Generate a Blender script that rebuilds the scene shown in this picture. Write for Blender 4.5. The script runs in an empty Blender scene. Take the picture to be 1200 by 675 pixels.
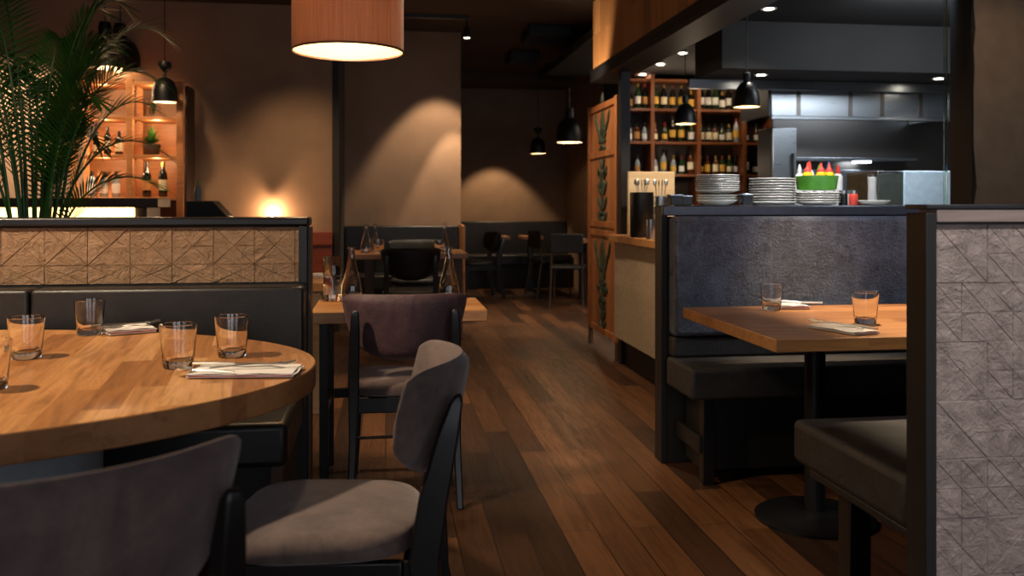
import bpy, math, random
from math import pi, sin, cos, radians as R, atan2, sqrt
from mathutils import Vector, Matrix, Euler
random.seed(7)
col = bpy.context.scene.collection
# ------------------------------------------------------------------ camera model (1200x675)
F, UC, VH, H = 1050.0, 600.0, 240.0, 1.17
TH = math.atan((452 - 600) / F); CT, ST = cos(TH), sin(TH)
def at(u, v, z=None, d=None):
    """world point seen at pixel u,v either at height z or at depth d"""
    if d is None: d = F * (H - z) / (v - VH)
    zz = z if z is not None else H - (v - VH) * d / F
    X = (u - UC) * d / F
    return Vector((CT * X - ST * d, ST * X + CT * d, zz))
def xat(u, y):          # world x seen at column u on the plane y = const
    k = (u - UC) / F
    return y * (CT * k - ST) / (ST * k + CT)
def zat(v, x, y):       # world z seen at row v at plan position x,y
    return H - (v - VH) * (-ST * x + CT * y) / F

# ------------------------------------------------------------------ mesh builder
class MB:
    def __init__(s): s.v = []; s.f = []; s.sm = []
    def add(s, vs, fs, smooth=False):
        b = len(s.v); s.v += [tuple(p) for p in vs]
        s.f += [tuple(b + i for i in q) for q in fs]; s.sm += [smooth] * len(fs)
        return s
    def box(s, x0, x1, y0, y1, z0, z1, M=None):
        vs = [Vector(p) for p in ((x0,y0,z0),(x1,y0,z0),(x1,y1,z0),(x0,y1,z0),(x0,y0,z1),(x1,y0,z1),(x1,y1,z1),(x0,y1,z1))]
        if M: vs = [M @ p for p in vs]
        return s.add(vs, [(0,3,2,1),(4,5,6,7),(0,1,5,4),(1,2,6,5),(2,3,7,6),(3,0,4,7)])
    def lathe(s, prof, seg=32, o=(0,0,0), M=None, closed=False, caps=True):
        vs = []; fs = []; n = len(prof)
        for r, z in prof:
            for k in range(seg):
                a = 2 * pi * k / seg; p = Vector((r * cos(a), r * sin(a), z))
                if M: p = M @ p
                vs.append(p + Vector(o))
        for i in range(n - 1 + (1 if closed else 0)):
            for k in range(seg):
                a, b = i * seg + k, i * seg + (k + 1) % seg
                j = (i + 1) % n
                fs.append((a, b, j * seg + (k + 1) % seg, j * seg + k))
        if not closed and caps:
            if prof[0][0] > 1e-5: fs.append(tuple(range(seg - 1, -1, -1)))
            if prof[-1][0] > 1e-5: fs.append(tuple((n - 1) * seg + k for k in range(seg)))
        return s.add(vs, fs, True)
    def tube(s, pts, rad, seg=10, caps=True):
        pts = [Vector(p) for p in pts]; n = len(pts)
        if not hasattr(rad, '__len__'): rad = [rad] * n
        vs = []; fs = []; up = None
        for i, p in enumerate(pts):
            t = (pts[min(i + 1, n - 1)] - pts[max(i - 1, 0)]).normalized()
            if up is None: up = Vector((0, 0, 1)) if abs(t.z) < .9 else Vector((1, 0, 0))
            a = t.cross(up).normalized(); b = a.cross(t).normalized(); up = b
            r = rad[i]; rx, ry = r if hasattr(r, '__len__') else (r, r)
            for k in range(seg):
                q = 2 * pi * k / seg
                vs.append(p + a * (rx * cos(q)) + b * (ry * sin(q)))
        for i in range(n - 1):
            for k in range(seg):
                fs.append((i*seg+k, i*seg+(k+1)%seg, (i+1)*seg+(k+1)%seg, (i+1)*seg+k))
        if caps: fs += [tuple(range(seg - 1, -1, -1)), tuple((n-1)*seg+k for k in range(seg))]
        return s.add(vs, fs, True)
    def beam(s, secs):
        """secs: list of 4-corner sections joined into a solid"""
        vs = [p for q in secs for p in q]; n = len(secs); fs = [(3,2,1,0), tuple(4*(n-1)+k for k in range(4))]
        for i in range(n - 1):
            for k in range(4): fs.append((4*i+k, 4*i+(k+1)%4, 4*i+4+(k+1)%4, 4*i+4+k))
        return s.add(vs, fs)
    def prism(s, out, z0, z1, M=None):
        n = len(out); vs = [Vector((x, y, z0)) for x, y in out] + [Vector((x, y, z1)) for x, y in out]
        if M: vs = [M @ p for p in vs]
        fs = [tuple(range(n - 1, -1, -1)), tuple(range(n, 2 * n))] + [(k, (k+1) % n, n + (k+1) % n, n + k) for k in range(n)]
        return s.add(vs, fs)
    def rings(s, rings, cap=True, smooth=True):
        n = len(rings[0]); vs = [p for r in rings for p in r]; fs = []
        for i in range(len(rings) - 1):
            for k in range(n): fs.append((i*n+k, i*n+(k+1)%n, (i+1)*n+(k+1)%n, (i+1)*n+k))
        if cap: fs += [tuple(range(n-1, -1, -1)), tuple((len(rings)-1)*n+k for k in range(n))]
        return s.add(vs, fs, smooth)
    def build(s, name, mat, parent=None, bevel=0, seg=2, angle=35, loc=None, subsurf=0, auto=None):
        me = bpy.data.meshes.new(name); me.from_pydata(s.v, [], s.f)
        me.polygons.foreach_set('use_smooth', s.sm)
        me.validate(); me.update()
        mats = mat if isinstance(mat, (list, tuple)) else [mat]
        for m in mats: me.materials.append(m)
        o = bpy.data.objects.new(name, me); col.objects.link(o)
        if parent: o.parent = parent
        if loc: o.location = loc
        if subsurf:
            m = o.modifiers.new('sub', 'SUBSURF'); m.levels = m.render_levels = subsurf
        if bevel:
            m = o.modifiers.new('bev', 'BEVEL'); m.width = bevel; m.segments = seg; m.limit_method = 'ANGLE'; m.angle_limit = R(angle); m.use_clamp_overlap = True
        if auto is None: auto = any(s.sm) or bevel
        if auto:
            for p in me.polygons: p.use_smooth = True
            me.set_sharp_from_angle(angle=R(40))
        return o
def box_obj(name, mat, dims, parent=None, bevel=.004, **k):
    return MB().box(*dims).build(name, mat, parent, bevel, **k)
def tag(o, label=None, cat=None, group=None, kind=None):
    if label: o['label'] = label
    if cat: o['category'] = cat
    if group: o['group'] = group
    if kind: o['kind'] = kind
    return o
def thing(name, label, cat, loc=(0,0,0), rz=0, group=None):
    o = bpy.data.objects.new(name, None); col.objects.link(o); o.empty_display_size = .1
    o.location = loc; o.rotation_euler = (0, 0, rz)
    return tag(o, label, cat, group)
def struct(o): o['kind'] = 'structure'; return o
def dup(root, loc, rz=0, label=None, group=None, scale=None):
    r = root.copy(); col.objects.link(r); r.location = loc; r.rotation_euler = (0, 0, rz)
    if scale: r.scale = scale
    if label: r['label'] = label
    if group: r['group'] = group
    for ch in list(root.children):
        c = ch.copy(); col.objects.link(c); c.parent = r
        for g in list(ch.children):
            d = g.copy(); col.objects.link(d); d.parent = c
    return r
ORD = ['first','second','third','fourth','fifth','sixth','seventh','eighth','ninth','tenth']

# ------------------------------------------------------------------ materials
def srgb(h):
    c = [int(h[i:i+2], 16) / 255 for i in (0, 2, 4)]
    return tuple(x / 12.92 if x <= .04045 else ((x + .055) / 1.055) ** 2.4 for x in c) + (1,)
class NT:
    def __init__(s, name):
        s.m = bpy.data.materials.new(name); s.m.use_nodes = True; s.t = s.m.node_tree; s.t.nodes.clear()
        s.out = s.n('ShaderNodeOutputMaterial'); s.b = s.n('ShaderNodeBsdfPrincipled'); s.l(s.b.outputs[0], s.out.inputs[0])
        s.tc = s.n('ShaderNodeTexCoord')
    def n(s, t, **k):
        o = s.t.nodes.new(t)
        for a, b in k.items():
            if a.startswith('i_'):
                o.inputs[a[2:].replace('_', ' ')].default_value = b
            else: setattr(o, a, b)
        return o
    def l(s, a, b): s.t.links.new(a, b)
    def map(s, scale=(1,1,1), rot=(0,0,0), src='Object'):
        m = s.n('ShaderNodeMapping'); m.inputs['Scale'].default_value = scale; m.inputs['Rotation'].default_value = rot
        s.l(s.tc.outputs[src], m.inputs[0]); return m.outputs[0]
    def noise(s, vec, scale, detail=4, rough=.55, dist=0):
        o = s.n('ShaderNodeTexNoise'); o.inputs['Scale'].default_value = scale; o.inputs['Detail'].default_value = detail
        o.inputs['Roughness'].default_value = rough; o.inputs['Distortion'].default_value = dist; s.l(vec, o.inputs['Vector']); return o.outputs[0]
    def ramp(s, fac, stops):
        o = s.n('ShaderNodeValToRGB'); e = o.color_ramp.elements
        while len(e) < len(stops): e.new(.5)
        for q, (p, c) in zip(e, stops): q.position = p; q.color = c
        s.l(fac, o.inputs[0]); return o.outputs[0]
    def mix(s, a, b, fac, mode='MIX'):
        o = s.n('ShaderNodeMix', data_type='RGBA', blend_type=mode)
        for val, sock in ((fac, o.inputs[0]), (a, o.inputs[6]), (b, o.inputs[7])):
            if hasattr(val, 'is_output'): s.l(val, sock)
            else: sock.default_value = val
        return o.outputs[2]
    def bump(s, h, strength=.3, dist=.01):
        o = s.n('ShaderNodeBump'); o.inputs['Strength'].default_value = strength; o.inputs['Distance'].default_value = dist
        s.l(h, o.inputs['Height']); s.l(o.outputs[0], s.b.inputs['Normal']); return o
    def set(s, **k):
        for a, b in k.items():
            sock = s.b.inputs[a.replace('_', ' ')]
            if hasattr(b, 'is_output'): s.l(b, sock)
            else: sock.default_value = b
        return s.m
def plain(name, hexc, rough=.5, metal=0, var=.12, nscale=20, bump=0, bscale=80, **k):
    t = NT(name); c = srgb(hexc); v = t.map()
    lo = tuple(x * (1 - var) for x in c[:3]) + (1,); hi = tuple(min(1, x * (1 + var)) for x in c[:3]) + (1,)
    t.set(Base_Color=t.ramp(t.noise(v, nscale), [(.3, lo), (.7, hi)]), Roughness=rough, Metallic=metal)
    if bump: t.bump(t.noise(v, bscale, 6), bump, .004)
    for a, b in k.items(): t.set(**{a: b})
    return t.m
def wood(name, cols, plank=(.09, .9), rot=0, rough=.4, grain=1.0, gap=.0, axis='xy', coat=0):
    """boards running along local x (after rot)"""
    t = NT(name)
    rv = (0, 0, rot) if axis == 'xy' else ((R(90), 0, 0) if axis == 'xz' else (R(90), 0, R(90)))
    if axis == 'zx': rv = (0, R(90), 0)
    if axis == 'zy': rv = (R(90), R(0), R(90))
    v = t.map((1, 1, 1), rv)
    br = t.n('ShaderNodeTexBrick', offset=.37, offset_frequency=2, squash=1)
    t.l(v, br.inputs['Vector']); br.inputs['Scale'].default_value = 1
    br.inputs['Brick Width'].default_value = plank[1]; br.inputs['Row Height'].default_value = plank[0]
    br.inputs['Mortar Size'].default_value = gap; br.inputs['Mortar Smooth'].default_value = .2; br.inputs['Bias'].default_value = 0
    br.inputs['Color1'].default_value = (0,0,0,1); br.inputs['Color2'].default_value = (1,1,1,1); br.inputs['Mortar'].default_value = (.5,.5,.5,1)
    # grain: stretched noise, shifted per board
    mp = t.n('ShaderNodeMapping'); mp.inputs['Scale'].default_value = (1.2, 14, 14); t.l(v, mp.inputs[0])
    sc = t.n('ShaderNodeVectorMath', operation='SCALE'); sc.inputs['Scale'].default_value = 7.3; t.l(br.outputs[0], sc.inputs[0])
    ad = t.n('ShaderNodeVectorMath', operation='ADD'); t.l(mp.outputs[0], ad.inputs[0]); t.l(sc.outputs[0], ad.inputs[1])
    g = t.noise(ad.outputs[0], 2.2, 7, .62, .9)
    base = t.ramp(br.outputs[0], [(0, srgb(cols[0])), (.5, srgb(cols[1])), (1, srgb(cols[2]))])
    fine = t.ramp(g, [(.28, (.42,.36,.32,1)), (.5, (.86,.84,.82,1)), (.72, (1.1,1.1,1.1,1))])
    c = t.mix(base, fine, grain, 'MULTIPLY')
    if gap:
        c = t.mix(c, srgb('140b06'), br.outputs['Fac'])
    rr = t.ramp(g, [(.3, (rough+.12,)*3+(1,)), (.7, (rough-.05,)*3+(1,))])
    t.set(Base_Color=c, Roughness=rr)
    if coat: t.set(Coat_Weight=coat, Coat_Roughness=.18)
    if gap:
        h = t.mix(g, (0,0,0,1), br.outputs['Fac']); t.bump(h, .35, .004)
    else: t.bump(g, .15, .002)
    return t.m
M = {}
M['oak'] = wood('oak_board', ['9c6636','bf8650','d8a56e'], (.075, .62), R(82), .3, 1.0, coat=.3)
M['oak_edge'] = wood('oak_edge_board', ['8c5c34','9a6a3e','a5754a'], (.06, 2), 0, .5, .6)
M['oak_x'] = wood('oak_small_table', ['b07540','c48a52','d2a06a'], (.1, 1.2), 0, .36, .7, coat=.2)
M['oak_warm'] = wood('oak_warm', ['8a5a30','a26e3e','b98350'], (.12, .9), 0, .36, .75, coat=.25)
M['floor'] = wood('floor_boards', ['2b1b11','482e1c','6b4629'], (.125, 1.05), R(90), .34, .9, gap=.0022)
M['pale_wood'] = wood('pale_wood', ['84725c','928069','a18e76'], (.6, 3), 0, .5, .5, axis='xz')
M['shelf_wood'] = wood('shelf_wood', ['a8683a','b87744','c6864e'], (.5, 2), 0, .45, .6, axis='xz')
M['bar_wood'] = wood('bar_wood', ['5e3219','6c3c1e','7a4724'], (.5, 2), 0, .4, .6, axis='xz')
M['red_wood'] = wood('red_wood', ['9a5c34','ad6c3e','bd7d4b'], (.12, 3), 0, .4, .7, axis='zx')
M['bulk_wood'] = wood('bulkhead_wood', ['96683e','aa7848','bd8a56'], (.17, 4), 0, .42, .7, axis='zx')
M['wains'] = wood('wainscot_wood', ['702c14','853818','95431e'], (.4, 3), 0, .4, .6, axis='xz')
M['grey_wood'] = wood('grey_rail_wood', ['76625a','84706a','90807a'], (.2, 3), 0, .45, .9, axis='xz')
M['brown_wood'] = plain('brown_wood', '4a3222', .5, nscale=30)
M['dark_wood'] = plain('dark_wood', '2e1d12', .5, nscale=30)
M['black_wood'] = plain('black_wood', '0b0a0b', .34, var=.2)
M['black_metal'] = plain('black_metal', '121214', .4, .3)
M['steel_dark'] = plain('dark_steel', '2a2a2d', .42, .6)
M['charcoal'] = plain('charcoal_paint', '0e0c0a', .55)
def leather(name, c, rough, sheen=0, bump=.35, sc=35):
    t = NT(name); v = t.map(); a = t.mix(t.noise(v, 6, 5, .65, .6), t.noise(v, 26, 6, .7, .4), .4); cc = srgb(c)
    t.set(Base_Color=t.ramp(a, [(.36, tuple(x*.5 for x in cc[:3])+(1,)), (.5, cc), (.64, tuple(min(1,x*1.6) for x in cc[:3])+(1,))]),
          Roughness=t.ramp(t.noise(v, 9, 4), [(.3,(rough-.07,)*3+(1,)),(.7,(rough+.1,)*3+(1,))]))
    if sheen: t.set(Sheen_Weight=sheen, Sheen_Roughness=.5, Sheen_Tint=(.9,.82,.82,1))
    vo = t.n('ShaderNodeTexVoronoi', feature='DISTANCE_TO_EDGE'); vo.inputs['Scale'].default_value = sc; 
    w = t.n('ShaderNodeVectorMath', operation='ADD'); nz = t.n('ShaderNodeTexNoise'); nz.inputs['Scale'].default_value = 6; t.l(v, nz.inputs['Vector'])
    t.l(v, w.inputs[0]); t.l(nz.outputs['Color'], w.inputs[1]); t.l(w.outputs[0], vo.inputs['Vector'])
    h = t.mix(vo.outputs['Distance'], t.noise(v, 75, 7, .75), .8)
    t.bump(h, bump, .02); return t.m
M['suede'] = leather('mauve_suede', '54423f', .78, .35, .18, 30)
M['suede2'] = leather('grey_suede', '51423d', .8, .4, .18, 30)
M['suede3'] = leather('plum_leather', '50373a', .55, .1, .25, 26)
M['leather'] = leather('black_leather', '191715', .42, 0, .10, 18)
M['leather_brown'] = leather('dark_brown_leather', '17120f', .58, 0, .35, 9)
M['slate'] = leather('slate_leather', '5c606e', .32, 0, 1.0, 22)
M['slate_dark'] = leather('dark_slate_leather', '252220', .6, 0, .4, 16)
def relief(name, c, rough=.6):
    t = NT(name); v = t.map(); cc = srgb(c); a = t.noise(v, 22, 8, .7, .6); b = t.noise(v, 7, 6, .6, 1.8)
    k = t.ramp(a, [(.3, tuple(x*.7 for x in cc[:3])+(1,)), (.7, tuple(min(1,x*1.2) for x in cc[:3])+(1,))])
    t.set(Base_Color=k, Roughness=rough); t.bump(t.mix(a, b, .5), 1.0, .03); return t.m
M['tile'] = relief('embossed_tile', '9c8b84', .42)
M['tile_warm'] = relief('embossed_panel', '8c6d50', .5)
def plaster(name, c, sc=3):
    t = NT(name); v = t.map(); cc = srgb(c); a = t.noise(v, sc, 6)
    t.set(Base_Color=t.ramp(a, [(.3, tuple(x*.86 for x in cc[:3])+(1,)), (.7, tuple(x*1.1 for x in cc[:3])+(1,))]), Roughness=.85)
    t.bump(t.noise(v, 40, 6), .12, .005); return t.m
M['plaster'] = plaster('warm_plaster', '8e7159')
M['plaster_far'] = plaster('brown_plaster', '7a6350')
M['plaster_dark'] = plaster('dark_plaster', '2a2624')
M['ceil'] = plaster('ceiling_paint', '4a3a2e')
M['ceil_dark'] = plaster('dark_ceiling_paint', '121111')
M['bulkgrey'] = plaster('grey_bulkhead_paint', '1f1e1e')
M['concrete'] = plaster('concrete', '7d6a58', 9)
def metal(name, c, rough=.3):
    t = NT(name); v = t.map((1, 1, 30)); a = t.noise(v, 6, 4)
    t.set(Base_Color=srgb(c), Metallic=1, Roughness=t.ramp(a, [(.3,(rough-.03,)*3+(1,)),(.7,(rough+.04,)*3+(1,))])); return t.m
M['stainless'] = metal('stainless_steel', 'b8bfc6', .3)
M['stain_dark'] = metal('dark_stainless', '7a7570', .35)  # stainless steel in a darker grey
M['cutlery'] = metal('polished_steel', 'e4e2de', .3)
def glass(name, c='ffffff', rough=.0, ior=1.45):
    t = NT(name); v = t.map(); 
    t.set(Base_Color=srgb(c), Transmission_Weight=1, IOR=ior, Roughness=t.ramp(t.noise(v, 3), [(0,(rough,)*3+(1,)),(1,(rough+.01,)*3+(1,))])); return t.m
M['glass'] = glass('clear_glass'); M['glass_green'] = glass('green_edge_glass', 'd4ece0')
M['b_dark'] = plain('dark_bottle_glass', '0c0f0a', .12, Coat_Weight=.5)
M['b_green'] = plain('green_bottle_glass', '1c3316', .12, Coat_Weight=.5)
M['b_amber'] = plain('amber_bottle_glass', '4a2408', .12, Coat_Weight=.5)
M['b_clear'] = plain('pale_bottle_glass', '8a8f90', .1, Coat_Weight=.5)
M['lab_cream'] = plain('cream_label', 'd8cba8', .6); M['lab_yellow'] = plain('yellow_label', 'c89a38', .6)
M['lab_white'] = plain('white_label', 'd6d2ca', .6); M['lab_tan'] = plain('tan_label', 'a8763e', .6)
M['cap_red'] = plain('red_foil', '6e1a14', .4); M['cap_gold'] = plain('gold_foil', '9a7a30', .35, .6); M['cap_black'] = plain('black_foil', '0d0d0d', .4)
M['china'] = plain('white_china', 'd8d4cb', .25, var=.04); M['napkin'] = plain('white_linen', 'd9d6d2', .85, var=.05, bump=.3, bscale=300)
M['napkin2'] = plain('napkin_red_hem', '9a3a28', .85)
M['green_pl'] = plain('green_plastic', '4f9a28', .4); M['yellow_pl'] = plain('yellow_plastic', 'e0c012', .4)
M['red_pl'] = plain('red_plastic', 'd0453a', .4); M['white_pl'] = plain('white_plastic', 'd8dadc', .4); M['blue_pl'] = plain('blue_plastic', '3a6a9a', .4)
M['cream_board'] = wood('cream_chopping_board', ['c8b088','d2bc98','dac6a4'], (.08, 2), 0, .5, .3, axis='xz')
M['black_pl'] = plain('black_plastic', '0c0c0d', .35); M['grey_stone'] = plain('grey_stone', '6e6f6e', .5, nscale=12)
M['leaf'] = plain('palm_leaf', '2f5f1e', .4, var=.45, nscale=4); M['stem'] = plain('palm_stem', '4d6a22', .5, var=.3)
M['soil'] = plain('soil', '1c130c', .9, bump=.6); M['pot'] = plain('grey_planter', '4a4744', .6)
M['paint_motif'] = plain('verdigris_motif', '36402e', .6, var=.35, nscale=40)
def emit(name, c, s):
    t = NT(name); v = t.map(); t.set(Base_Color=srgb(c), Emission_Color=t.ramp(t.noise(v, 2), [(0, srgb(c)), (1, srgb(c))]), Emission_Strength=s); return t.m
M['bulb'] = emit('warm_bulb', 'ffc878', 30); M['lens'] = emit('white_lens', 'fff0d8', 25); M['led'] = emit('warm_led_strip', 'ffcf80', 5)
M['lens_soft'] = emit('dim_warm_lens', 'ffd8a0', 12); M['hood_lens'] = emit('cool_hood_lens', 'eaf4ff', 12)
def shade_mat():
    t = NT('woven_drum_fabric'); v = t.map((1,1,1))
    cyl = t.n('ShaderNodeTexWave', wave_type='BANDS', bands_direction='Z'); cyl.inputs['Scale'].default_value = 90; cyl.inputs['Distortion'].default_value = 4; cyl.inputs['Detail'].default_value = 3; t.l(v, cyl.inputs['Vector'])
    sp = t.map((1,1,.05)); nz = t.noise(sp, 90, 3)
    w = t.mix(cyl.outputs[0], nz, .5)
    c = t.ramp(w, [(.25, srgb('553529')), (.75, srgb('b58878'))])
    t.set(Base_Color=c, Roughness=.7, Sheen_Weight=.3)
    tr = t.n('ShaderNodeBsdfTranslucent'); t.l(t.mix(c, (.8,.40,.26,1), .5), tr.inputs[0])
    mx = t.n('ShaderNodeMixShader'); mx.inputs[0].default_value = .14
    t.l(t.b.outputs[0], mx.inputs[1]); t.l(tr.outputs[0], mx.inputs[2]); t.l(mx.outputs[0], t.out.inputs[0]); t.bump(w, .2, .002)
    return t.m
M['drum'] = shade_mat()
def lining_mat():
    t = NT('cream_shade_lining'); v = t.map(); c = t.ramp(t.noise(v, 6), [(0, srgb('e6c890')), (1, srgb('f0d8a4'))])
    t.set(Base_Color=c, Roughness=.7); tr = t.n('ShaderNodeBsdfTranslucent'); t.l(c, tr.inputs[0])
    mx = t.n('ShaderNodeMixShader'); mx.inputs[0].default_value = .4
    t.l(t.b.outputs[0], mx.inputs[1]); t.l(tr.outputs[0], mx.inputs[2]); t.l(mx.outputs[0], t.out.inputs[0]); return t.m
M['lining'] = lining_mat()
M['shade_in'] = plain('pale_shade_inside', 'd8cdbb', .5)

# ------------------------------------------------------------------ room shell
XL, XR, YF, YB, ZC = -5.2, 4.6, -3.4, 12.95, 3.0
struct(box_obj('floor', M['floor'], (XL-.2, 6.2, YF-.2, YB+.2, -.1, 0), bevel=0))
struct(box_obj('ceiling', M['ceil'], (XL-.2, 6.2, YF-.2, YB+.2, ZC, ZC+.1), bevel=0))
struct(box_obj('wall_left', M['plaster'], (XL-.15, XL, YF, 8.6, 0, ZC), bevel=0))
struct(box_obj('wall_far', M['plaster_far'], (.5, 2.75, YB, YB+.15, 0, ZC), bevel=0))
LW = 8.42   # plane of the plastered wall behind the shelf unit
struct(box_obj('wall_back_left', M['plaster'], (XL, -.49, LW, LW+.15, 0, ZC), bevel=0))
PW = 9.5    # plane of the pier between the two rooms
struct(box_obj('wall_middle', M['plaster'], (-.425, xat(540, PW), PW, YB, 0, ZC), bevel=0))
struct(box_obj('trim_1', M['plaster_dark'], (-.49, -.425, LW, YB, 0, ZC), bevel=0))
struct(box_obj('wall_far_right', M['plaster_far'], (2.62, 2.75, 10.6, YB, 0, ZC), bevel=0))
struct(box_obj('wall_kitchen', M['bulkgrey'], (2.62, 6.0, 10.45, 10.6, 0, ZC), bevel=0))
struct(box_obj('wall_right', M['plaster_dark'], (6.0, 6.15, YF, 10.6, 0, ZC), bevel=0))
# wainscot on the left back wall
w = MB().box(-2.0, -.49, LW-.03, LW-.002, 0, .80).box(-2.0, -.485, LW-.05, LW-.002, .80, .92)
struct(w.build('baseboard_left', M['wains'], bevel=.004))
# front wall behind the camera with shop windows assumed for the daylight
fw = MB()
wins = [(-4.4, -2.0, .5, 2.6), (-.4, 1.6, .5, 2.6), (2.4, 5.4, .5, 2.6)]
fw.box(XL, 6.0, YF-.15, YF, 0, .5).box(XL, 6.0, YF-.15, YF, 2.6, ZC)
xs = [XL] + [q for w_ in wins for q in w_[:2]] + [6.0]
for i in range(0, len(xs), 2): fw.box(xs[i], xs[i+1], YF-.15, YF, .5, 2.6)
struct(fw.build('wall_front', M['plaster_dark']))
for i, (a, b, z0, z1) in enumerate(wins):
    fr = MB(); 
    for q in (a, (a+b)/2-.03, b-.06): fr.box(q, q+.06, YF-.1, YF-.04, z0, z1)
    fr.box(a, b, YF-.1, YF-.04, z0, z0+.06).box(a, b, YF-.1, YF-.04, z1-.06, z1)
    struct(fr.build('window_%d' % (i+1), M['black_metal']))
# far ceiling soffit, ducts
box_obj('ceiling_soffit', M['ceil'], (.79, 2.62, 12.2, YB, 2.86, ZC-.001), bevel=.004)['kind'] = 'structure'
# kitchen ceiling and grey bulkhead over the hood
struct(box_obj('ceiling_kitchen', M['ceil_dark'], (1.86, 5.98, 1.2, 10.44, 2.7, 2.78), bevel=0))
BY = 7.1
struct(box_obj('trim_2', M['bulkgrey'], (xat(846, BY), 5.98, BY, 7.75, 2.30, 2.699), bevel=.003))
# timber bulkhead on a steel beam above the counter
bk = box_obj('wall_bulkhead', M['bulk_wood'], (1.65, 1.85, .6, 7.04, 2.25, 2.80), bevel=.003); struct(bk)
bm = MB().box(1.63, 1.86, .6, 7.08, 2.225, 2.249).box(1.635, 1.66, .6, 7.08, 2.17, 2.225).box(1.83, 1.86, .6, 7.08, 2.17, 2.225).box(1.63, 1.86, .6, 7.08, 2.15, 2.172)
struct(bm.build('trim_3', M['black_metal'], bevel=.002))
struct(box_obj('trim_4', M['steel_dark'], (1.705, 1.775, 6.38, 6.46, 0, 2.149), bevel=.003))
# concrete column, black sheet giving its side face dark paint and shadow
cy = 4.75
cc = MB(); x0 = xat(1141, cy); n = 26; prof = []
for i in range(n + 1):
    z = ZC * i / n; prof.append((x0 + random.choice((0, 0, .008, .015, .022)) * random.random(), z))
rings_ = []
for (xx, z) in prof: rings_.append([Vector((xx, cy, z)), Vector((x0+.75, cy, z)), Vector((x0+.75, cy+.2, z)), Vector((max(xx, x0), cy+.2, z))])
cc.rings(rings_, smooth=False); struct(cc.build('wall_column', M['concrete'], auto=False))
struct(box_obj('column_shade_sheet', M['black_pl'], (x0-.012, x0-.001, cy, cy+.2, 0, 2.69), bevel=.001))

# ------------------------------------------------------------------ chairs
def make_chair(name, label, fab_seat, fab_back, frame):
    t = thing(name, label, 'chair')
    # seat: rounded cushion
    def outline(k, z, dome=0):
        pts = []
        for i in range(40):
            a = 2 * pi * i / 40; c_, s_ = cos(a), sin(a)
            px = math.copysign(abs(c_) ** .55, c_); py = math.copysign(abs(s_) ** .55, s_)
            w_ = .225 + .012 * py
            pts.append(Vector((px * w_ * k, .005 + py * .215 * k, z)))
        return pts
    rr = [(.93,.418),(.985,.424),(1.0,.44),(.985,.458),(.93,.469),(.8,.476),(.55,.481),(.25,.483)]
    MB().rings([outline(k, z) for k, z in rr]).build('seat', fab_seat, t)
    # seat rails
    ap = MB(); 
    ap.box(-.205,.205,.165,.19,.355,.417).box(-.195,.195,-.205,-.18,.355,.417).box(-.205,-.18,-.18,.165,.355,.417).box(.18,.205,-.18,.165,.355,.417)
    ap.build('seat_frame', frame, t, .004)
    def sec(x, y, z, a, b): return [Vector((x-a,y-b,z)),Vector((x+a,y-b,z)),Vector((x+a,y+b,z)),Vector((x-a,y+b,z))]
    for s in (-1, 1):
        MB().beam([sec(s*.208,.218,0,.012,.012), sec(s*.193,.178,.36,.019,.019), sec(s*.193,.178,.418,.019,.019)]).build('leg', frame, t, .004)
        MB().beam([sec(s*.208,-.300,0,.013,.016), sec(s*.2,-.240,.25,.015,.026), sec(s*.197,-.226,.42,.020,.033), sec(s*.196,-.246,.55,.021,.031), sec(s*.192,-.276,.68,.019,.023), sec(s*.190,-.294,.75,.015,.014), sec(s*.189,-.300,.768,.010,.006)]).build('leg', frame, t, .005)
    MB().tube([(-.2,-.238,.27),(.2,-.238,.27)], .006, 8).build('stretcher', frame, t)
    # upholstered shield back, curved round the sitter
    nx, nz = 36, 14; fr = []; bk_ = []
    for j in range(nz + 1):
        tt = j / nz; rf = []; rb = []
        for i in range(nx + 1):
            s = -1 + 2 * i / nx; s = math.copysign(1 - (1 - abs(s)) ** 1.35, s)
            zb = .565 + .085 * abs(s) ** 2.6 + .12 * abs(s) ** 22
            zt = .828 - .004 * abs(s) ** 2 - .018 * abs(s) ** 14
            z = zb + (zt - zb) * tt
            x = s * (.215 + .032 * (z - .56) / .26)
            y = -.236 - .245 * (z - .56) + .10 * s * s
            th = .028 * sqrt(max(0, 1 - abs(s) ** 7)) * sqrt(max(0, 1 - abs(2*tt-1) ** 5)) + .002
            rf.append(Vector((x, y + th, z))); rb.append(Vector((x, y - th, z)))
        fr.append(rf); bk_.append(rb)
    mb = MB(); W_ = nx + 1; vs = [p for r in fr for p in r] + [p for r in bk_ for p in r]; o = W_ * (nz + 1); fs = []
    for j in range(nz):
        for i in range(nx):
            a = j * W_ + i
            fs.append((a + 1, a, a + W_, a + W_ + 1)); fs.append((o + a, o + a + 1, o + a + W_ + 1, o + a + W_))
    for i in range(nx):
        fs.append((i, i + 1, o + i + 1, o + i)); a = nz * W_ + i; fs.append((a + 1, a, o + a, o + a + 1))
    for j in range(nz):
        a = j * W_; fs.append((a + W_, a, o + a, o + a + W_)); a = j * W_ + nx; fs.append((a, a + W_, o + a + W_, o + a))
    mb.add(vs, fs, True); b = mb.build('backrest', fab_back, t); 
    for p in b.data.polygons: p.use_smooth = True
    return t
def face(o, x, y, fx, fy): o.location = (x, y, 0); o.rotation_euler = (0, 0, atan2(-fx, fy))
ch_side = make_chair('dining_chair', 'grey suede dining chair seen side-on at the tip of the oval oak table', M['suede2'], M['suede2'], M['black_wood'])
face(ch_side, -.125, 2.12, -.995, .10)
ch_near = dup(ch_side, (0,0,0), 0, 'mauve suede chair cropped by the bottom corner, seen from behind its curved back')
face(ch_near, -.535, 1.465, -.54, .84)
for c_ in ch_near.children:
    if c_.name.startswith(('backrest',)): c_.data = c_.data.copy(); c_.data.materials[0] = M['suede']
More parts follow.
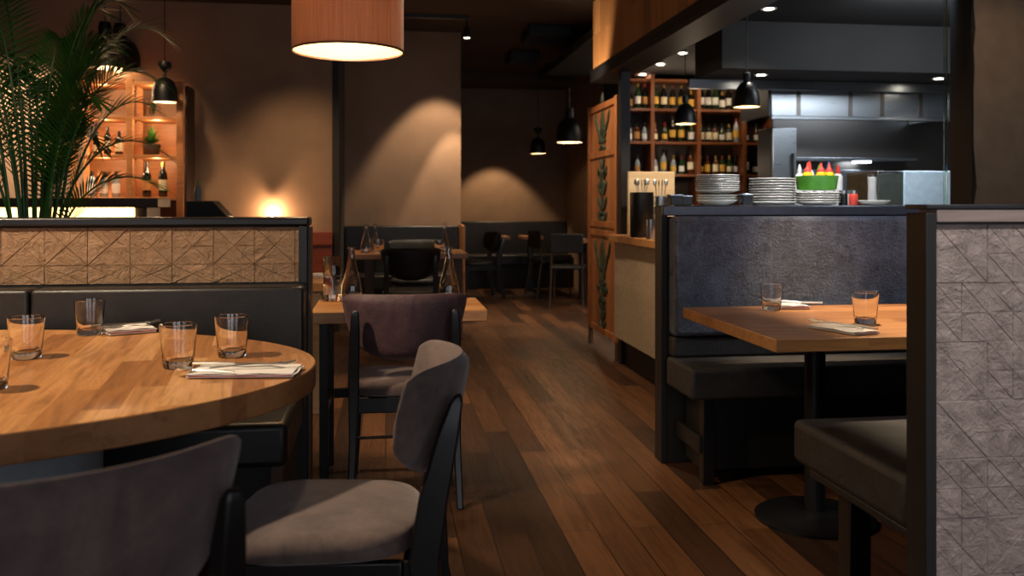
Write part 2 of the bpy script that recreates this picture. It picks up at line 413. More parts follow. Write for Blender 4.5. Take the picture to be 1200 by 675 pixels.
ch_mid = make_chair('dining_chair', 'plum leather dining chair with its back to us, tucked under the small square oak table', M['suede'], M['suede3'], M['black_wood'])
face(ch_mid, .075, 3.745, 0, 1)
dk = plain('dark_chair_leather', '0c0b0b', .6)
ch_far = make_chair('dining_chair', 'black dining chair with its back to us at the second table down the aisle', dk, dk, M['black_wood'])
face(ch_far, .20, 7.42, 0, 1)
ch_opp = dup(ch_far, (0,0,0), 0, 'black dining chair facing us across the second table, only its back top showing'); face(ch_opp, .27, 8.62, 0, -1)
# simple dark chairs in the far room
def cafe_chair(label):
    t = thing('cafe_chair', label, 'chair')
    MB().box(-.2,.2,-.2,.2,.43,.465).build('seat', dk, t, .012)
    MB().box(-.19,.19,-.225,-.2,.62,.84).build('backrest', dk, t, .02)
    for sx in (-1, 1):
        MB().tube([(sx*.19,.21,0),(sx*.175,.17,.43)], .011, 8).build('leg', M['leg_pale'], t)
        MB().tube([(sx*.19,-.26,0),(sx*.175,-.19,.45),(sx*.175,-.205,.64)], .011, 8).build('leg', M['leg_pale'], t)
    return t
M['leg_pale'] = plain('worn_steel_leg', '5a4a40', .35, .7)
cf = cafe_chair('black cafe chair with steel legs, left one beside the far-room table'); p = at(644, 346, z=0); face(cf, p.x, p.y, 1, .25)
cf2 = dup(cf, (0,0,0), 0, 'black cafe chair with steel legs right beside the carved screen'); p = at(666, 358, z=0); face(cf2, p.x, p.y, .3, 1)
ch_r = dup(ch_far, (0,0,0), 0, 'black dining chair just right of the second table, half lost in shadow'); p = at(558, 349, z=0); face(ch_r, p.x, p.y, -.97, -.2)

# ------------------------------------------------------------------ oval table
def oval(a, b, n=96): return [(a * cos(2*pi*k/n), b * sin(2*pi*k/n)) for k in range(n)]
TX, TY, TA, TB, TZ = -1.54, 2.5, 1.35, .85, .735
t = thing('dining_table', 'big oval oak dining table with grey pedestal in the left foreground', 'table', (TX, TY, 0))
top = MB().prism(oval(TA, TB), .672, TZ).build('tabletop', [M['oak'], M['oak_edge']], t, .004)
for p in top.data.polygons:
    if abs(p.normal.z) < .5: p.material_index = 1
ped = MB().prism(oval(.33, .2, 48), .02, .66).build('pedestal', plain('pale_grey_pedestal', '6c7278', .45), t, .003, loc=(.48, -.05, 0))
MB().prism(oval(.45, .3, 48), .0, .02).build('base_plate', M['black_metal'], t, .003, loc=(.48, -.05, 0))
MB().box(-.75,.95,-.05,.05,.6,.672).build('support_beam', M['dark_wood'], t, .003)
MB().prism(oval(.33, .2, 48), .02, .66).build('pedestal', M['dark_wood'], t, .003, loc=(-.6, -.05, 0))

# ------------------------------------------------------------------ left bench + partition
bx1 = -.30
t = thing('banquette_bench', 'long black leather banquette along the panelled divider behind the oval table', 'bench', (-2.2, 3.2, 0))
def ob(name, mat, d, par, bev=.004, seg=2):
    lx, ly, lz = par.location
    return MB().box(d[0]-lx, d[1]-lx, d[2]-ly, d[3]-ly, d[4]-lz, d[5]-lz).build(name, mat, par, bev, seg)
seams = [-4.3, -2.75, -1.26, bx1]
for a, b in zip(seams, seams[1:]):
    ob('seat', M['leather'], (a+.004, b-.004, 2.86, 3.40, .35, .49), t, .022, 3)
for a, b in zip(seams, seams[1:]):
    ob('backrest', M['leather'], (a+.003, b-.003, 3.405, 3.524, .40, .866), t, .014, 3)
ob('plinth', M['charcoal'], (-4.3, bx1-.03, 2.98, 3.45, .06, .345), t)
for x in (-.36, -1.8, -3.4): ob('leg', M['brown_wood'], (x, x+.04, 2.90, 2.94, 0, .349), t)
t = thing('booth_divider', 'low divider with embossed diamond panel and black cap behind the banquette', 'divider', (-2.2, 3.62, 0))
ob('body', M['charcoal'], (-4.3, bx1, 3.555, 3.66, .0, 1.088), t)
ob('cap', M['black_wood'], (-4.35, bx1+.006, 3.535, 3.68, 1.088, 1.122), t, .008)
ob('post', M['brown_wood'], (bx1, bx1+.012, 3.56, 3.655, 0, 1.085), t, .002)
def relief_mesh(x0, x1, z0, z1, cw, ch, y, mode, depth=.006, rnd=random.Random(3)):
    mb = MB(); i0 = 0; z = z0
    def tri(a, b, c, hh):
        g = (Vector(a) + Vector(b) + Vector(c)) / 3; k = .94
        tilt = [rnd.uniform(-.35, .35) * depth for _ in range(3)]
        I = []; O = []
        for q, tl in zip((a, b, c), tilt):
            q = Vector(q); O.append(Vector((q.x, y, q.y))); i_ = g.lerp(q, k); I.append(Vector((i_.x, y - hh - tl, i_.y)))
        mb.add(O + I, [(3,4,5),(0,1,4,3),(1,2,5,4),(2,0,3,5)])
    nz_ = max(1, math.ceil((z1 - z0) / ch)); nx_ = max(1, math.ceil((x1 - x0) / cw))
    for j in range(nz_):
        for i in range(nx_):
            a0, a1 = x0 + i*cw, min(x1, x0 + (i+1)*cw); b1, b0 = z1 - j*ch, max(z0, z1 - (j+1)*ch)
            A, B, C, D = (a0,b0,0),(a1,b0,0),(a1,b1,0),(a0,b1,0); m_ = ((a0+a1)/2,(b0+b1)/2,0)
            hs = [rnd.uniform(.5, 1) * depth for _ in range(8)]
            if mode == 'x':
                tri(A,B,m_,hs[0]); tri(C,D,m_,hs[2])
                if rnd.random() < .45:
                    tri(B,(a1,m_[1],0),m_,hs[1]); tri((a1,m_[1],0),C,m_,hs[4])
                else: tri(B,C,m_,hs[1])
                tri(D,A,m_,hs[3])
            else:
                def split(A, B, C, D, lev):
                    r = rnd.random()
                    if lev and r < .62:
                        mx = ((A[0]+B[0])/2, (A[1]+D[1])/2, 0); ab = (mx[0], A[1], 0); cd = (mx[0], C[1], 0); ad = (A[0], mx[1], 0); bc = (B[0], mx[1], 0)
                        split(A, ab, mx, ad, 0); split(ab, B, bc, mx, 0); split(mx, bc, C, cd, 0); split(ad, mx, cd, D, 0); return
                    h = [rnd.uniform(.45, 1.1) * depth for _ in range(4)]
                    if r < .8: tri(A,B,D,h[0]); tri(B,C,D,h[1])
                    elif r < .9: tri(A,B,C,h[0]); tri(A,C,D,h[1])
                    else:
                        m = ((A[0]+C[0])/2, (A[1]+C[1])/2, 0); tri(A,B,m,h[0]); tri(B,C,m,h[1]); tri(C,D,m,h[2]); tri(D,A,m,h[3])
                split(A, B, C, D, 1)
    return mb
rp = relief_mesh(-4.3, bx1-.03, .872, 1.084, .152, .142, 3.555, 'x', .0045)
rp.v = [(a+2.2, b-3.62, c) for a, b, c in rp.v]
rp.build('embossed_panel', M['tile_warm'], t, auto=False)
ob('frame', M['black_wood'], (bx1-.032, bx1, 3.53, 3.555, .868, 1.088), t, .002)

# ------------------------------------------------------------------ right near partition and its bench
px0 = 1.278; py0, py1 = 1.985, 2.06
t = thing('booth_divider', 'tall booth divider faced with grey embossed tiles at the right edge', 'divider', (2.0, 2.02, 0))
ob('post', M['charcoal'], (px0, px0+.028, py0-.004, py1+.004, 0, 1.150), t, .002)
ob('core', M['charcoal'], (px0+.028, 3.0, py0+.012, py1, 0, 1.128), t, .002)
ob('cap', M['steel_dark'], (px0, 3.0, py0-.006, py1+.01, 1.160, 1.171), t, .002)
ob('rail', M['grey_wood'], (px0+.029, 3.0, py0-.003, py1, 1.128, 1.159), t, .002)
rp = relief_mesh(px0+.034, 3.0, .0, 1.122, .136, .142, py0+.012, 's', .0026, random.Random(11))
rp.v = [(a-2.0, b-2.02, c) for a, b, c in rp.v]
rp.build('tiled_face', M['tile'], t, auto=False)
t = thing('booth_bench', 'near booth bench with brown leather seat, backing onto the tiled divider', 'bench', (2.0, 2.4, 0))
ob('seat', M['leather_brown'], (px0+.005, 3.0, py1+.012, 2.705, .355, .49), t, .022, 3)
ob('frame', M['charcoal'], (px0+.02, 3.0, py1+.03, 2.62, .33, .354), t)
for x, y in ((px0+.10, 2.52), (2.9, 2.52), (px0+.1, 2.12), (2.9, 2.12)): ob('leg', M['black_wood'], (x, x+.07, y, y+.07, 0, .33), t)

# ------------------------------------------------------------------ far booth bench, divider and the pass shelf
fx0 = 1.235
t = thing('booth_bench', 'far booth bench with slate leather back under the kitchen pass', 'bench', (2.2, 3.8, 0))
ob('backrest', M['slate'], (fx0+.03, 3.1, 3.82, 3.915, .585, 1.118), t, .02, 3)
ob('lower_backrest', M['slate_dark'], (fx0+.03, 3.1, 3.835, 3.915, .491, .580), t, .012, 3)
ob('seat', M['slate_dark'], (fx0+.015, 3.1, 3.555, 3.90, .36, .49), t, .016, 3)
ob('plinth', M['charcoal'], (fx0+.10, 3.1, 3.66, 3.88, .04, .355), t)
for x in (fx0+.075, 2.95): ob('leg', M['black_wood'], (x, x+.05, 3.585, 3.635, 0, .358), t, .003)
ob('stretcher', M['charcoal'], (fx0+.06, fx0+.075, 3.60, 3.90, .13, .20), t, .002)
t = thing('kitchen_pass', 'steel-capped serving pass above the far booth, holding plate stacks', 'counter', (2.4, 4.4, 0))
ob('post', M['charcoal'], (fx0, fx0+.03, 3.92, 4.02, 0, 1.163), t, .003)
ob('body', M['charcoal'], (fx0+.03, 3.1, 3.92, 4.02, 0, 1.115), t)
ob('cap', plain('blue_grey_steel', '4d4d56', .32, .7), (fx0+.002, 3.1, 3.90, 4.04, 1.121, 1.166), t, .004)
ob('worktop', M['stainless'], (1.62, 3.12, 4.04, 5.05, 1.13, 1.166), t, .003)
ob('base_cabinet', M['charcoal'], (1.7, 3.1, 4.08, 5.0, 0, 1.13), t)

# ------------------------------------------------------------------ right table
t = thing('booth_table', 'rectangular oak booth table on a black column base', 'table', (1.9, 3.2, 0))
tp = ob('tabletop', M['oak_warm'], (1.247, 2.75+.20, 2.745, 3.66, .692, TZ), t, .003)
pb = at(955, 608, z=0)
MB().lathe([(.0,.0),(.215,.0),(.218,.012),(.2,.022),(.06,.036),(.0,.036)], 48).build('base', M['black_metal'], t, loc=(pb.x-1.9, pb.y-3.2, 0))
MB().lathe([(.038,.03),(.038,.68),(.0,.68)], 24).build('column', M['black_metal'], t, loc=(pb.x-1.9, pb.y-3.2, 0))
MB().box(-.3,.3,-.3,.3,.68,.692).build('mounting_plate', M['black_metal'], t, loc=(pb.x-1.9, pb.y-3.2, 0))

# ------------------------------------------------------------------ small table by chair, long table behind the divider, second table
def leg_table(label, x0, x1, y0, y1, z, th, mat, legm, legs, name='dining_table', foot=.05):
    t = thing(name, label, 'table', ((x0+x1)/2, (y0+y1)/2, 0))
    ob('tabletop', mat, (x0, x1, y0, y1, z-th, z), t, .003)
    for lx, ly in legs: ob('leg', legm, (lx-foot/2, lx+foot/2, ly-foot/2, ly+foot/2, 0, z-th), t, .003)
    return t
t2 = leg_table('small square oak table just past the oval table, set with carafes', -.302, .418, 3.69, 4.18, TZ, .047, M['oak_x'], M['black_metal'], ((-.25,3.74),(.275,4.12),(-.25,4.12)), foot=.036)
ob('stretcher', M['black_metal'], (-.262, -.238, 3.765, 4.095, .30, .34), t2, .002)
ob('stretcher', M['black_metal'], (-.23, .255, 4.105, 4.135, .30, .34), t2, .002)
t4 = leg_table('pale oak table past the end of the black-capped divider', -1.35, -.345, 5.1, 5.85, TZ, .05, M['oak_x'], M['pale_wood'], ((-.42,5.17),(-1.28,5.17),(-.42,5.78),(-1.28,5.78)), foot=.12)
ob('panel', M['pale_wood'], (-1.22, -.48, 5.15, 5.19, .25, .68), t4, .003)
t3 = leg_table('warm lit wooden table further down the aisle with carafes', xat(408, 7.6), xat(549, 7.6), 7.62, 8.32, .755, .045, M['oak_warm'], M['brown_wood'], ((-.14,7.75),(.62,7.75),(-.14,8.2),(.62,8.2)), foot=.075)
# benches along the walls behind
t = thing('wall_bench', 'black wall bench with wooden end board against the plastered pier', 'bench', (.2, 9.2, 0))
ob('backrest', M['leather'], (-.42, .76, 9.36, 9.48, .45, .95), t, .012)
ob('seat', M['leather'], (-.42, .76, 8.95, 9.355, .33, .47), t, .015)
ob('plinth', M['charcoal'], (-.42, .76, 9.02, 9.4, 0, .33), t)
ob('end_board', M['shelf_wood'], (.765, .785, 8.93, 9.48, .0, .965), t, .003)
t = thing('wall_bench', 'long black bench against the far wall at the end of the aisle', 'bench', (1.7, 12.6, 0))
ob('backrest', M['leather'], (.85, 2.6, 12.78, 12.93, .45, .93), t, .012)
ob('seat', M['leather'], (.85, 2.6, 12.35, 12.775, .33, .47), t, .015)
ob('plinth', M['charcoal'], (.85, 2.6, 12.45, 12.8, 0, .33), t)
fa = leg_table('narrow wooden table by the far-wall bench, left one', xat(572,12.1), xat(594,12.1), 11.75, 12.25, .75, .04, M['oak_warm'], M['black_metal'], ((xat(583,12.1),12.0),), foot=.07)
fb = leg_table('narrow wooden table by the far-wall bench, right one', xat(609,12.1), xat(632,12.1), 11.75, 12.25, .75, .04, M['oak_warm'], M['black_metal'], ((xat(620,12.1),12.0),), foot=.07)
p = at(671, 281, z=.75)
fc = leg_table('lit wooden table in the far room beside the carved screen', p.x-.10, p.x+.42, p.y, p.y+.6, .75, .04, M['oak_warm'], M['black_metal'], ((p.x+.2,p.y+.35),), foot=.08)

# ------------------------------------------------------------------ glassware
def tumbler(label, loc, k=1, group=None):
    t = thing('glass_tumbler', label, 'glass', loc)
    rt, rb, h = .049*k, .0385*k, .117*k
    prof = [(0,0),(rb-.003,0),(rb,.003),(rb+(rt-rb)*.3,h*.3),(rt,h-.001),(rt-.001,h),(rt-.0022,h-.0005),(rb+(rt-rb)*.3-.0022,h*.32),(rb-.0035,.024*k),(rb-.010,.020*k),(0,.0195*k)]
    MB().lathe(prof, 40).build('glass', M['glass'], t); return t
def place(z, u, v): p = at(u, v, z=z); return (p.x, p.y, z + .0008)
g0 = tumbler('empty tumbler standing at the back of the oval table by the banquette', place(TZ, 105, 392.5))
for lab, u, v in (('tumbler left of the folded napkin on the oval table, nearer of the two', 209, 431), ('tumbler behind the folded napkin with fork on the oval table', 272, 418),
                  ('tumbler near the left edge of the oval table, rim fully seen', 31, 420), ('tumbler cut by the left picture edge on the oval table', -13, 457)):
    dup(g0, place(TZ, u, v), 0, lab)
gr = dup(g0, place(TZ, 904, 363.5), 0, 'tumbler near the slate backrest on the booth table', scale=(.95,)*3)
dup(g0, place(TZ, 1014, 379), 0, 'tumbler behind the cutlery napkin on the booth table', scale=(.98,)*3)
def carafe(label, loc, k=1):
    t = thing('glass_carafe', label, 'carafe', loc)
    o = [(0,0),(.046,0),(.050,.004),(.052,.03),(.046,.085),(.026,.16),(.0165,.205),(.0155,.235),(.019,.252),(.019,.256)]
    prof = o + [(.0165,.2555),(.0135,.235),(.0145,.205),(.0235,.16),(.0435,.085),(.0495,.03),(.047,.010),(0,.009)]
    MB().lathe([(r*k, z*k) for r, z in prof], 36).build('glass', M['glass'], t)
    MB().lathe([(0,.0096*k),(.0465*k,.0102*k),(.049*k,.03*k),(.0482*k,.036*k),(0,.036*k)], 30).build('water', M['glass'], t); return t
c0 = carafe('clear carafe at the right end of the small square table', place(TZ, 526, 353.5), .95)
dup(c0, place(TZ, 412, 353), 0, 'clear carafe beside the tall cylinder glass on the small square table')
t = thing('cylinder_vase', 'tall straight cylinder glass at the left end of the small square table', 'vase', place(TZ, 390, 352.5))
MB().lathe([(0,0),(.04,0),(.042,.003),(.042,.198),(.041,.2),(.039,.199),(.039,.012),(0,.010)], 36).build('glass', M['glass'], t)
MB().lathe([(0,.0105),(.0385,.0125),(.0385,.03),(0,.03)], 30).build('water', M['glass'], t)
z3 = .755
dup(c0, (xat(429, 7.8), 7.8, z3+.001), 0, 'tall carafe at the left of the second table, near the wall side')
dup(c0, (xat(439.5, 8.1), 8.1, z3+.001), 0, 'slim carafe behind the tumblers on the second table', scale=(.85,.85,1))
dup(c0, (xat(521, 7.8), 7.8, z3+.001), 0, 'carafe at the right end of the second table', scale=(.9,.9,1.05))
dup(g0, (xat(444, 7.75), 7.75, z3+.001), 0, 'tumbler left of the black chair back on the second table')
dup(g0, (xat(515, 7.72), 7.72, z3+.001), 0, 'tumbler right of the black chair back on the second table')

# ------------------------------------------------------------------ napkins and cutlery
def napkin(label, loc, rz, sx, sy, th=.009):
    t = thing('folded_napkin', label, 'napkin', loc, rz)
    mb = MB()
    for i, (dx, dy, z0, z1) in enumerate(((0,0,0,.36),(.005,.003,.46,.66),(-.003,.004,.78,1.0))):
        n = 10; a = []; 
        for j in range(n+1):
            for ii in range(n+1):
                x = -sx/2 + sx*ii/n + dx; y = -sy/2 + sy*j/n + dy
                zz = th*z1 + .0016*sin(ii*1.3+i)*sin(j*.9+i*2)
                a.append(Vector((x,y,zz)))
        bot = [Vector((p.x,p.y,p.z - th*(z1-z0))) for p in a]; N = (n+1)**2; fs = []
        for j in range(n):
            for ii in range(n):
                k = j*(n+1)+ii; fs += [(k,k+1,k+n+2,k+n+1),(N+k,N+k+n+1,N+k+n+2,N+k+1)]
        for k in range(n):
            fs += [(k+1,k,N+k,N+k+1)]; q = n*(n+1)+k; fs += [(q,q+1,N+q+1,N+q)]
            q = k*(n+1); fs += [(q,q+n+1,N+q+n+1,N+q)]; q = k*(n+1)+n; fs += [(q+n+1,q,N+q,N+q+n+1)]
        off = .0022
        mb.add([Vector((p.x,p.y,p.z+off)) for p in a+bot], fs, True)
    mb.build('cloth', M['napkin'], t)
    MB().box(-sx/2+.004, sx/2-.004, -sy/2-.0012, -sy/2+.004, th*.30+.002, th*.42+.002).build('hem', M['napkin2'], t)
    return t
def fork(label, loc, rz, tilt=0):
    t = thing('fork', label, 'fork', loc, rz); t.scale = (1.1, 1.35, 1.5); t.rotation_euler = (0, tilt, rz)
    mb = MB(); hh = [(-.10,.0,.0055),(-.06,.002,.005),(0,.004,.0028),(.035,.003,.003),(.05,.003,.009),(.058,.0045,.0105)]
    mb.tube([(x,0,z+.003) for x, z, w_ in hh], [(w_, .0013) for x, z, w_ in hh], 8).build('handle', M['cutlery'], t)
    tn = MB()
    for k in range(4):
        y = -.0085 + k*.0057; tn.tube([(.054,y,.0065),(.075,y,.0055),(.095,y*.92,.010)], [.0016,.0014,.0009], 6)
    tn.build('tines', M['cutlery'], t); return t
def knife(label, loc, rz):
    t = thing('table_knife', label, 'knife', loc, rz); t.scale = (1.05, 1.3, 1.4)
    MB().tube([(-.11,0,.004),(-.05,0,.0045),(-.005,0,.004)], [(.0055,.003),(.005,.003),(.004,.0022)], 8).build('handle', M['cutlery'], t)
    MB().tube([(-.005,0,.004),(.03,.001,.004),(.08,.001,.004),(.105,-.003,.004)], [(.004,.0016),(.0085,.0012),(.0085,.001),(.002,.0008)], 8).build('blade', M['cutlery'], t); return t
def setting(u0, v, u1, z, dy, dep, lab, rz=None, scale=1):
    a = at(u0, v[0], z=z); b = at(u1, v[1], z=z); dirv = (b - a); L = dirv.length; rz = atan2(dirv.y, dirv.x)
    nrm = Vector((-sin(rz), cos(rz), 0)); c = (a + b)/2 + nrm*dep/2
    return c, rz, L
c, rz, L = setting(218, (444.5, 443.5), 343, TZ, 0, .13, '')
nz_ = TZ + .001
napkin('white napkin under fork and knife at the near right of the oval table', (c.x, c.y, nz_), rz, L, .13)
top_n = nz_ + .0135
fork('steel fork on the napkin at the near right of the oval table', (c.x+.02, c.y+.005, top_n), rz + R(12))
knife('steel knife on the napkin at the near right of the oval table', (c.x-.03, c.y+.045, top_n), rz + R(-4))
sp = thing('spoon', 'steel spoon with its bowl beside the tumbler on the oval table', 'spoon', (c.x-.105, c.y-.03, top_n), rz + R(168))
MB().tube([(-.09,0,.003),(-.02,0,.004),(.03,0,.004)], [(.005,.0015),(.003,.0015),(.0028,.0015)], 8).build('handle', M['cutlery'], sp)
MB().lathe([(0,0),(.010,.001),(.017,.005),(.0185,.008),(.016,.0065),(.009,.003),(0,.002)], 20, M=Matrix.Diagonal((1.4,1,1,1))).build('bowl', M['cutlery'], sp, loc=(.05,0,0))
c, rz, L = setting(124, (394, 391), 178, TZ, 0, .12, '')
napkin('white napkin with cutlery at the back of the oval table', (c.x, c.y, nz_), rz + R(12), L*1.05, .12, .016)
fork('steel fork on the napkin at the back of the oval table', (c.x+.01, c.y-.02, nz_+.021), rz + R(25))
knife('steel knife on the napkin at the back of the oval table', (c.x-.01, c.y+.02, nz_+.021), rz + R(15))
c, rz, L = setting(997, (393, 392.5), 1030, TZ, 0, .2, '')
napkin('white napkin with cutlery on the near side of the booth table', (c.x-.03, c.y, nz_), rz + R(18), .11, .22)
fork('steel fork on the near napkin of the booth table', (c.x-.045, c.y+.02, top_n), rz + R(118))
knife('steel knife on the near napkin of the booth table', (c.x, c.y+.01, top_n), rz + R(112))
c, rz, L = setting(914, (363.5, 362.5), 948, TZ, 0, .1, '')
napkin('white napkin with cutlery on the far side of the booth table', (c.x+.01, c.y, nz_), rz + R(-8), .125, .11, .014)
fork('steel fork on the far napkin of the booth table', (c.x-.01, c.y+.01, nz_+.019), rz + R(160))
knife('steel knife on the far napkin of the booth table', (c.x+.02, c.y-.015, nz_+.019), rz + R(165))
p = at(378, 326, z=TZ)
napkin('white napkin on the pale oak table past the divider', (-.48, 5.45, nz_), R(4), .22, .14, .02)
napkin('small white napkin on the lit far-room table', (fc.location.x-.1, fc.location.y-.15, .752), 0, .2, .16, .02)

# ------------------------------------------------------------------ drum pendant
dl = at(408, 61, d=3.95)
t = thing('drum_pendant_lamp', 'large woven drum pendant lamp glowing warm over the aisle', 'lamp', (dl.x, dl.y, 0))
zb = dl.z; rad = .243; hh = .33
sh = MB().lathe([(rad, zb), (rad, zb+hh), (rad-.003, zb+hh), (rad-.003, zb)], 96, closed=True).build('lamp_shade', [M['drum'], M['lining']], t)
for p in sh.data.polygons:
    cx = Vector((p.center.x, p.center.y, 0))
    if p.normal.dot(cx) < 0 and abs(p.normal.z) < .5: p.material_index = 1
MB().lathe([(rad+.001, zb-.002),(rad+.001, zb+.006),(rad-.005, zb+.006),(rad-.005, zb-.002)], 96, closed=True).build('rim', plain('bronze_rim', '4a2c1c', .5), t)
bl = MB().lathe([(0,-.04),(.02,-.036),(.033,-.015),(.034,0),(.028,.02),(.015,.04),(.013,.06),(0,.06)], 24).build('bulb', M['bulb'], t, loc=(0,0,zb+.16))
sp_ = MB()
for k in range(3):
    a = 2*pi*k/3; sp_.tube([(0,0,zb+.24),((rad-.004)*cos(a),(rad-.004)*sin(a),zb+.29)], .003, 6)
sp_.lathe([(.018,zb+.22),(.018,zb+.27),(0,zb+.27)], 16); sp_.build('spider', M['black_metal'], t)
MB().tube([(0,0,zb+.27),(0,0,ZC-.002)], .004, 8).build('cord', M['black_metal'], t)

# ------------------------------------------------------------------ black pendants
def pendant(label, u, vb, d, dia, kind='bell', lit=True):
    p = at(u, vb, d=d); t = thing('pendant_lamp', label, 'lamp', (p.x, p.y, 0)); z = p.z; r = dia/2; k = dia
    if kind == 'bell': prof = [(r,0),(r*1.0,.2*k),(r*.93,.45*k),(r*.74,.72*k),(r*.45,.90*k),(r*.2,.97*k)]; cap = [(r*.26,.95*k),(r*.3,1.15*k),(r*.27,1.28*k),(r*.1,1.32*k)]
    elif kind == 'tall': prof = [(r,0),(r*1.0,.35*k),(r*.95,.62*k),(r*.78,.85*k),(r*.42,.99*k),(r*.2,1.02*k)]; cap = [(r*.13,1.0*k),(r*.13,1.25*k),(r*.48,1.38*k),(r*.56,1.52*k),(r*.5,1.66*k),(r*.2,1.70*k)]
    else: prof = [(r,0),(r*1.02,.25*k),(r*.97,.5*k),(r*.8,.74*k),(r*.42,.92*k),(r*.2,.95*k)]; cap = [(r*.34,.93*k),(r*.36,1.15*k),(r*.3,1.3*k),(r*.1,1.32*k)]
    outer = [(a, z+b) for a, b in prof]; inner = [(a-.004, z+b-.002) for a, b in prof[::-1]]
    s_ = MB().lathe(outer + [(0.004, z+prof[-1][1])], 40, caps=False).build('lamp_shade', M['black_metal'], t)
    MB().lathe([(prof[0][0]-.001, z+.0005)] + [(a-.005, z+b-.002 if b else z+.001) for a, b in prof], 40, caps=False).build('shade_lining', M['shade_in'], t)
    MB().lathe([(a, z+b) for a, b in cap], 24).build('cap', M['black_metal'], t)
    MB().tube([(0,0,z+cap[-1][1]),(0,0,ZC-.002 if p.x < 1.86 or p.y > 10.4 or p.y < 1 else 2.698)], .004, 6).build('cord', M['black_metal'], t)
    if lit: MB().lathe([(0,-.03),(.02,-.02),(.026,0),(.02,.02),(0,.03)], 16).build('bulb', M['bulb'], t, loc=(0,0,z+.30*k))
    return t, p
for s_, zz in (): pass
pends = []
pends.append(pendant('black bell pendant over the pass, larger of the two by the bar', 875, 125.5, 6.8, .2))
pends.append(pendant('black bell pendant over the pass in front of the bar shelves, smaller', 803, 145.5, 8.0, .195))
pends.append(pendant('broad black dome pendant in the far room, nearer the carved screen', 667.5, 167, 10.3, .30, 'dome'))
pends.append(pendant('small black bell pendant hanging in the far room towards the wall', 630.5, 180, 11.6, .2, 'tall'))
pends.append(pendant('slim black pendant with egg-shaped top, in front of the wooden shelf', 193, 120, 7.4, .2, 'tall'))
pends.append(pendant('big black dome pendant behind palm fronds, left of its pair', 123, 80, 7.6, .30, 'dome'))
pends.append(pendant('big black dome pendant by the palm, right of its pair', 141, 86, 8.0, .34, 'dome'))

# track with spot head
t = thing('track_spotlight', 'small black track spotlight on the ceiling by the pier', 'spotlight', (0,0,0))
ps = at(547, 40, d=7.2)
MB().box(xat(470, ps.y), ps.x+.02, ps.y-.015, ps.y+.015, 2.66, 2.69).build('track', M['black_metal'], t)
MB().tube([(ps.x-.6, ps.y, 2.69),(ps.x-.6, ps.y, ZC-.001)], .006, 8).build('hanger', M['black_metal'], t)
MB().tube([(ps.x, ps.y, 2.66),(ps.x, ps.y, 2.60)], .008, 8).build('stem', M['black_metal'], t)
MB().lathe([(0,.09),(.025,.085),(.032,.06),(.034,0),(.029,-.001),(.027,.01),(0,.012)], 24, o=(ps.x, ps.y, 2.51)).build('lamp_head', M['black_metal'], t)
MB().lathe([(0,-.003),(.024,-.003),(.024,.0),(0,.0)], 20, o=(ps.x, ps.y, 2.515)).build('lens', M['lens'], t)
# recessed kitchen downlights
dls = [(841,42,8.1),(800,62,9.0),(774,75,9.7),(753,87,10.35),(901,10,7.0)]
DL = []
names = ['fourth from the back','third from the back','second from the back','furthest back, above the bar shelves','nearest, high above the pass']
for (u, v, d), nm in zip(dls, names):
    p = at(u, v, d=1.53*F/(VH-v)); q = thing('recessed_downlight', 'round ceiling downlight over the bar, ' + nm, 'downlight', (p.x, min(p.y, 10.3), 2.7))
    MB().lathe([(.036,-.003),(.06,-.006),(.06,-.0005),(.036,-.0005)], 24, closed=True).build('trim_ring', M['white_pl'], q)
    MB().lathe([(0,-.006),(.035,-.006),(.035,-.001),(0,-.001)], 24).build('lens', M['lens'], q); DL.append(q.location.copy())

for u, lab in ((892, 'round downlight under the grey bulkhead, above the larger bell pendant'), (1100, 'round downlight under the grey bulkhead beside the dark column')):
    y_ = 7.4; q = dup(bpy.data.objects['recessed_downlight'], (xat(u, y_), y_, 2.30), 0, lab); DL.append(q.location.copy())
for u, v, w_, l_, lab in ((640, 45, .45, .5, 'dark ceiling duct in the far room, nearest of three'), (612, 72, .35, .5, 'dark ceiling duct in the far room towards the pier'), (655, 86, .4, .4, 'dark ceiling duct in the far room, furthest back')):
    p = at(u, v, d=(ZC-.1-H)*F/(VH-v)); q = thing('ceiling_vent', lab, 'vent', (p.x, p.y, ZC))
    MB().box(-w_/2, w_/2, -l_/2, l_/2, -.12, -.001).build('duct', M['charcoal'], q, .01)
    g_ = MB()
    for k in range(6): g_.box(-w_/2+.02, w_/2-.02, -l_/2+.03+k*l_/6.6, -l_/2+.05+k*l_/6.6, -.128, -.1205)
    g_.build('grille', M['black_metal'], q)

